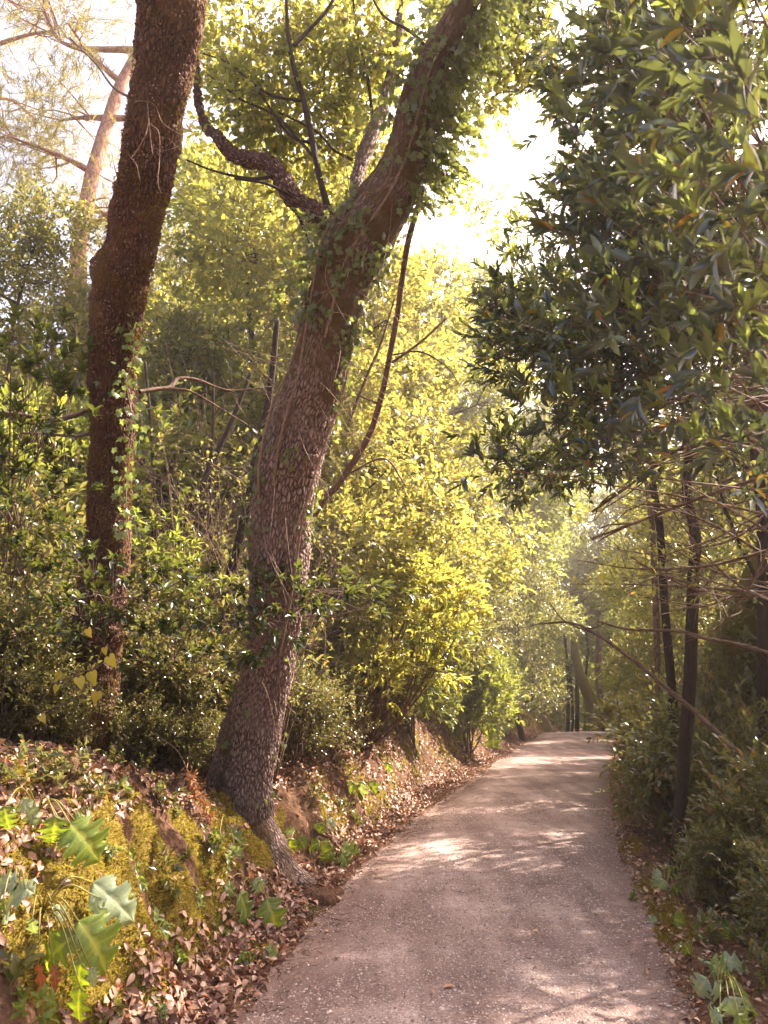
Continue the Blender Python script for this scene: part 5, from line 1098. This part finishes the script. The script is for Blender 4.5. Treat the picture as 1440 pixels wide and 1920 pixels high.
for i, (px, py, mt, lab, s) in enumerate([
    (430, 1618, 'pale_seed', 'grey green seedling cluster in front of the oak base', 1.1), (350, 1612, 'lit_shrub', 'green seedling on the bank left of the grey green cluster', 1.0), (388, 1632, 'lit_shrub', 'yellow green seedling between two others on the bank before the oak', .9),
    (285, 1752, 'pale_seed', 'grey green seedling midway down the mossy bank face', 1.1), (402, 1752, 'lit_shrub', 'lime seedling at the foot of the bank under the hanging lobed leaves', 1.0), (335, 1812, 'lit_shrub', 'seedling with white green leaves in the fallen leaves at the bank foot', 1.0),
    (22, 1860, 'shrub', 'dark seedling at the left edge below the grey green lobed plant', 1.4), (45, 1905, 'lit_shrub', 'seedling in the bottom left corner under the withered leaves', 1.2),
    (250, 1640, 'lit_shrub', 'green seedling high on the moss face left of the oak root', 1.0), (320, 1690, 'shrub', 'dark green seedling in the middle of the moss face', 1.1), (372, 1700, 'pale_seed', 'pale seedling on the moss face left of the pair of hanging leaves', .9), (300, 1640, 'shrub', 'dark seedling where moss meets bank top litter', 1.2), (228, 1700, 'pale_seed', 'pale seedling right of the grey lobed leaf', .9),
    (228, 1490, 'pale_seed', 'pale seedling in the dark litter on top of the bank', 1.0), (330, 1530, 'shrub', 'dark green seedling left of the dead frond tip', 1.0), (205, 1590, 'pale_seed', 'pale seedling right beside the lime green lobed leaf', .9),
    (560, 1668, 'pale_seed', 'seedling beside the dark stone at the end of the oak root', .9), (578, 1718, 'shrub', 'small seedling lying in the fallen leaves by the path, below the stone', .8), (212, 1905, 'shrub', 'blurred dark seedling at the bottom edge of the mossy bank', 1.2),
    (300, 1900, 'pale_seed', 'tiny seedling in the fallen leaves at the bottom edge', .7), (665, 1540, 'lit_shrub', 'seedling at the foot of the sunlit mound', .9), (345, 1400, 'shrub', 'green seedling right of the bent frond stem, in shade', 1.2), (780, 1420, 'shrub', 'dark seedling on the shaded bank beyond the mound', 1.2)]):
    seedling(px, py, lab, SG, 300 + i, 5, .045 * s, .021 * s, mt, .07 * s)
for i, (px, py, lab) in enumerate([(60, 1440, 'dark leafy tuft on the bank top above the arching stalks'), (140, 1455, 'dark leafy tuft on the bank top above the lime lobed plant'), (210, 1440, 'dark leafy tuft below the mossy tree foot, left of the frond'), (270, 1450, 'dark leafy tuft under the bent stem of the brown frond'), (300, 1500, 'dark leafy tuft in brown litter left of the frond leaves'),
        (100, 1480, 'dark leafy tuft behind the lime lobed leaf stalk'), (180, 1510, 'dark leafy tuft right above the big lime lobed leaf'), (390, 1590, 'dark leafy tuft before the oak buttress'), (20, 1470, 'dark leafy tuft at the left edge in litter'), (640, 1520, 'leafy tuft on the bank just left of the sunlit mound'), (590, 1500, 'leafy tuft right of the oak trunk on the bank')]):
    seedling(px, py, lab, 'dark tufts on the left bank', 600 + i, 14, .042, .020, 'shrub', .12)
VG = 'ground plants on the right verge'
for i, (px, py, lab) in enumerate([(1395, 1690, 'low leafy ground plant below the glossy shrubs on the right'), (1420, 1780, 'low leafy ground plant at the right edge, above the corner plant'), (1320, 1690, 'low leafy ground plant between the straight trunk and the shrubs'), (1310, 1760, 'low leafy ground plant behind the verge moss'),
                                   (1400, 1745, 'low leafy ground plant close to the right edge, in the brown litter'), (1350, 1700, 'low leafy ground plant among brown litter under the shrubs'), (1290, 1650, 'low leafy ground plant at the foot of the dark straight trunk'), (1425, 1840, 'low leafy ground plant right of the corner plant'), (1180, 1690, 'sprig of grass like leaves at the path edge')]):
    seedling(px, py, lab, VG, 400 + i, 16 if i < 8 else 3, .045, .022, 'shrub', .13 if i < 8 else .05)
# dark stone at the end of the oak root
g, _ = hit(596, 1688); o = thing('stone', g, 'dark brown stone half buried at the end of the oak root', 'stone'); rng = np.random.default_rng(5)
mb = MB(); th = np.linspace(0, 2 * np.pi, 20, endpoint=False); ph = np.linspace(-.3, 1.5, 9)
Vs = np.array([[math.cos(p_) * math.cos(t_), math.cos(p_) * math.sin(t_), math.sin(p_)] for p_ in ph for t_ in th]); Vs = Vs * (1 + .35 * fbm(Vs * 1.6, 3, 4))[:, None] * np.array([.17, .12, .09])
q = np.array([[r_ * 20 + c_, r_ * 20 + (c_ + 1) % 20, (r_ + 1) * 20 + (c_ + 1) % 20, (r_ + 1) * 20 + c_] for r_ in range(8) for c_ in range(20)])
mb.add(Vs + np.array(g), [q], 0, bark=Vs); mb.build('boulder', M['soil'], o, origin=np.array(g))
def one_leaf(px, py, s, mt, label, seed, kind='curl'):
    rng = np.random.default_rng(seed); b = ground(px, py); b[2] = H1(b[0], b[1]) + .012
    mb = MB(); a = rng.uniform(0, 6.28); put_leaves(mb, b[None], np.array([[math.cos(a), math.sin(a), .05]]), np.array([[rng.normal(0, .2), rng.normal(0, .2), 1.]]), s, s * .6, kind)
    o = mb.build('fallen_leaf', M[mt], origin=b); o.location = b; tag(o, label, 'leaf', 'single leaves fallen on the path')
for i, (px, py, s, mt, lab, kd) in enumerate([(853, 1867, .075, 'litter_one', 'largest pale fallen leaf on the gravel, nearest the camera', 'mid'), (998, 1763, .05, 'litter_one', 'tan fallen leaf right of the middle of the path', 'curl'), (928, 1760, .045, 'litter_one', 'pale fallen leaf just left of the tan one in mid path', 'mid'),
        (719, 1689, .045, 'dry', 'orange fallen leaf on the left half of the path below the sun patch', 'curl'), (681, 1708, .035, 'litter_one', 'small round pale leaf left of and below the orange one', 'round'), (626, 1804, .045, 'shrub', 'dark green leaf on the gravel near the left edge', 'mid'), (815, 1884, .05, 'litter_one', 'pinkish pale leaf left of the largest fallen leaf', 'curl'),
        (1215, 1835, .05, 'litter_one', 'pale pinkish leaf on the gravel by the verge moss', 'curl'), (610, 1749, .04, 'litter_one', 'small pale leaf near the left path edge above the green one', 'mid'), (1060, 1640, .05, 'litter', 'brown leaf on the gravel near the lit patch at right', 'curl'), (1255, 1752, .09, 'dry', 'rust red curled leaf under the round pale leaf on the verge', 'curl')]):
    one_leaf(px, py, s, mt, lab, 500 + i, kd)

# ------------------------------------------------------------------ the air
hz = bpy.data.materials.new('warm hazy air'); hz.use_nodes = True; t = hz.node_tree; t.nodes.clear()
out = t.nodes.new('ShaderNodeOutputMaterial'); pv = t.nodes.new('ShaderNodeVolumePrincipled')
pv.inputs['Color'].default_value = (1.0, .90, .88, 1); pv.inputs['Density'].default_value = .0017; pv.inputs['Anisotropy'].default_value = .45
t.links.new(pv.outputs[0], out.inputs['Volume'])
mb = MB(); x0, x1, y0, y1, z0, z1 = -90, 90, -30, 110, -12, 45
mb.add([(x, y, z) for z in (z0, z1) for y in (y0, y1) for x in (x0, x1)], [np.array([(0, 2, 3, 1), (4, 5, 7, 6), (0, 1, 5, 4), (2, 6, 7, 3), (0, 4, 6, 2), (1, 3, 7, 5)])])
tag(mb.build('haze', hz, smooth=False), kind='stuff')
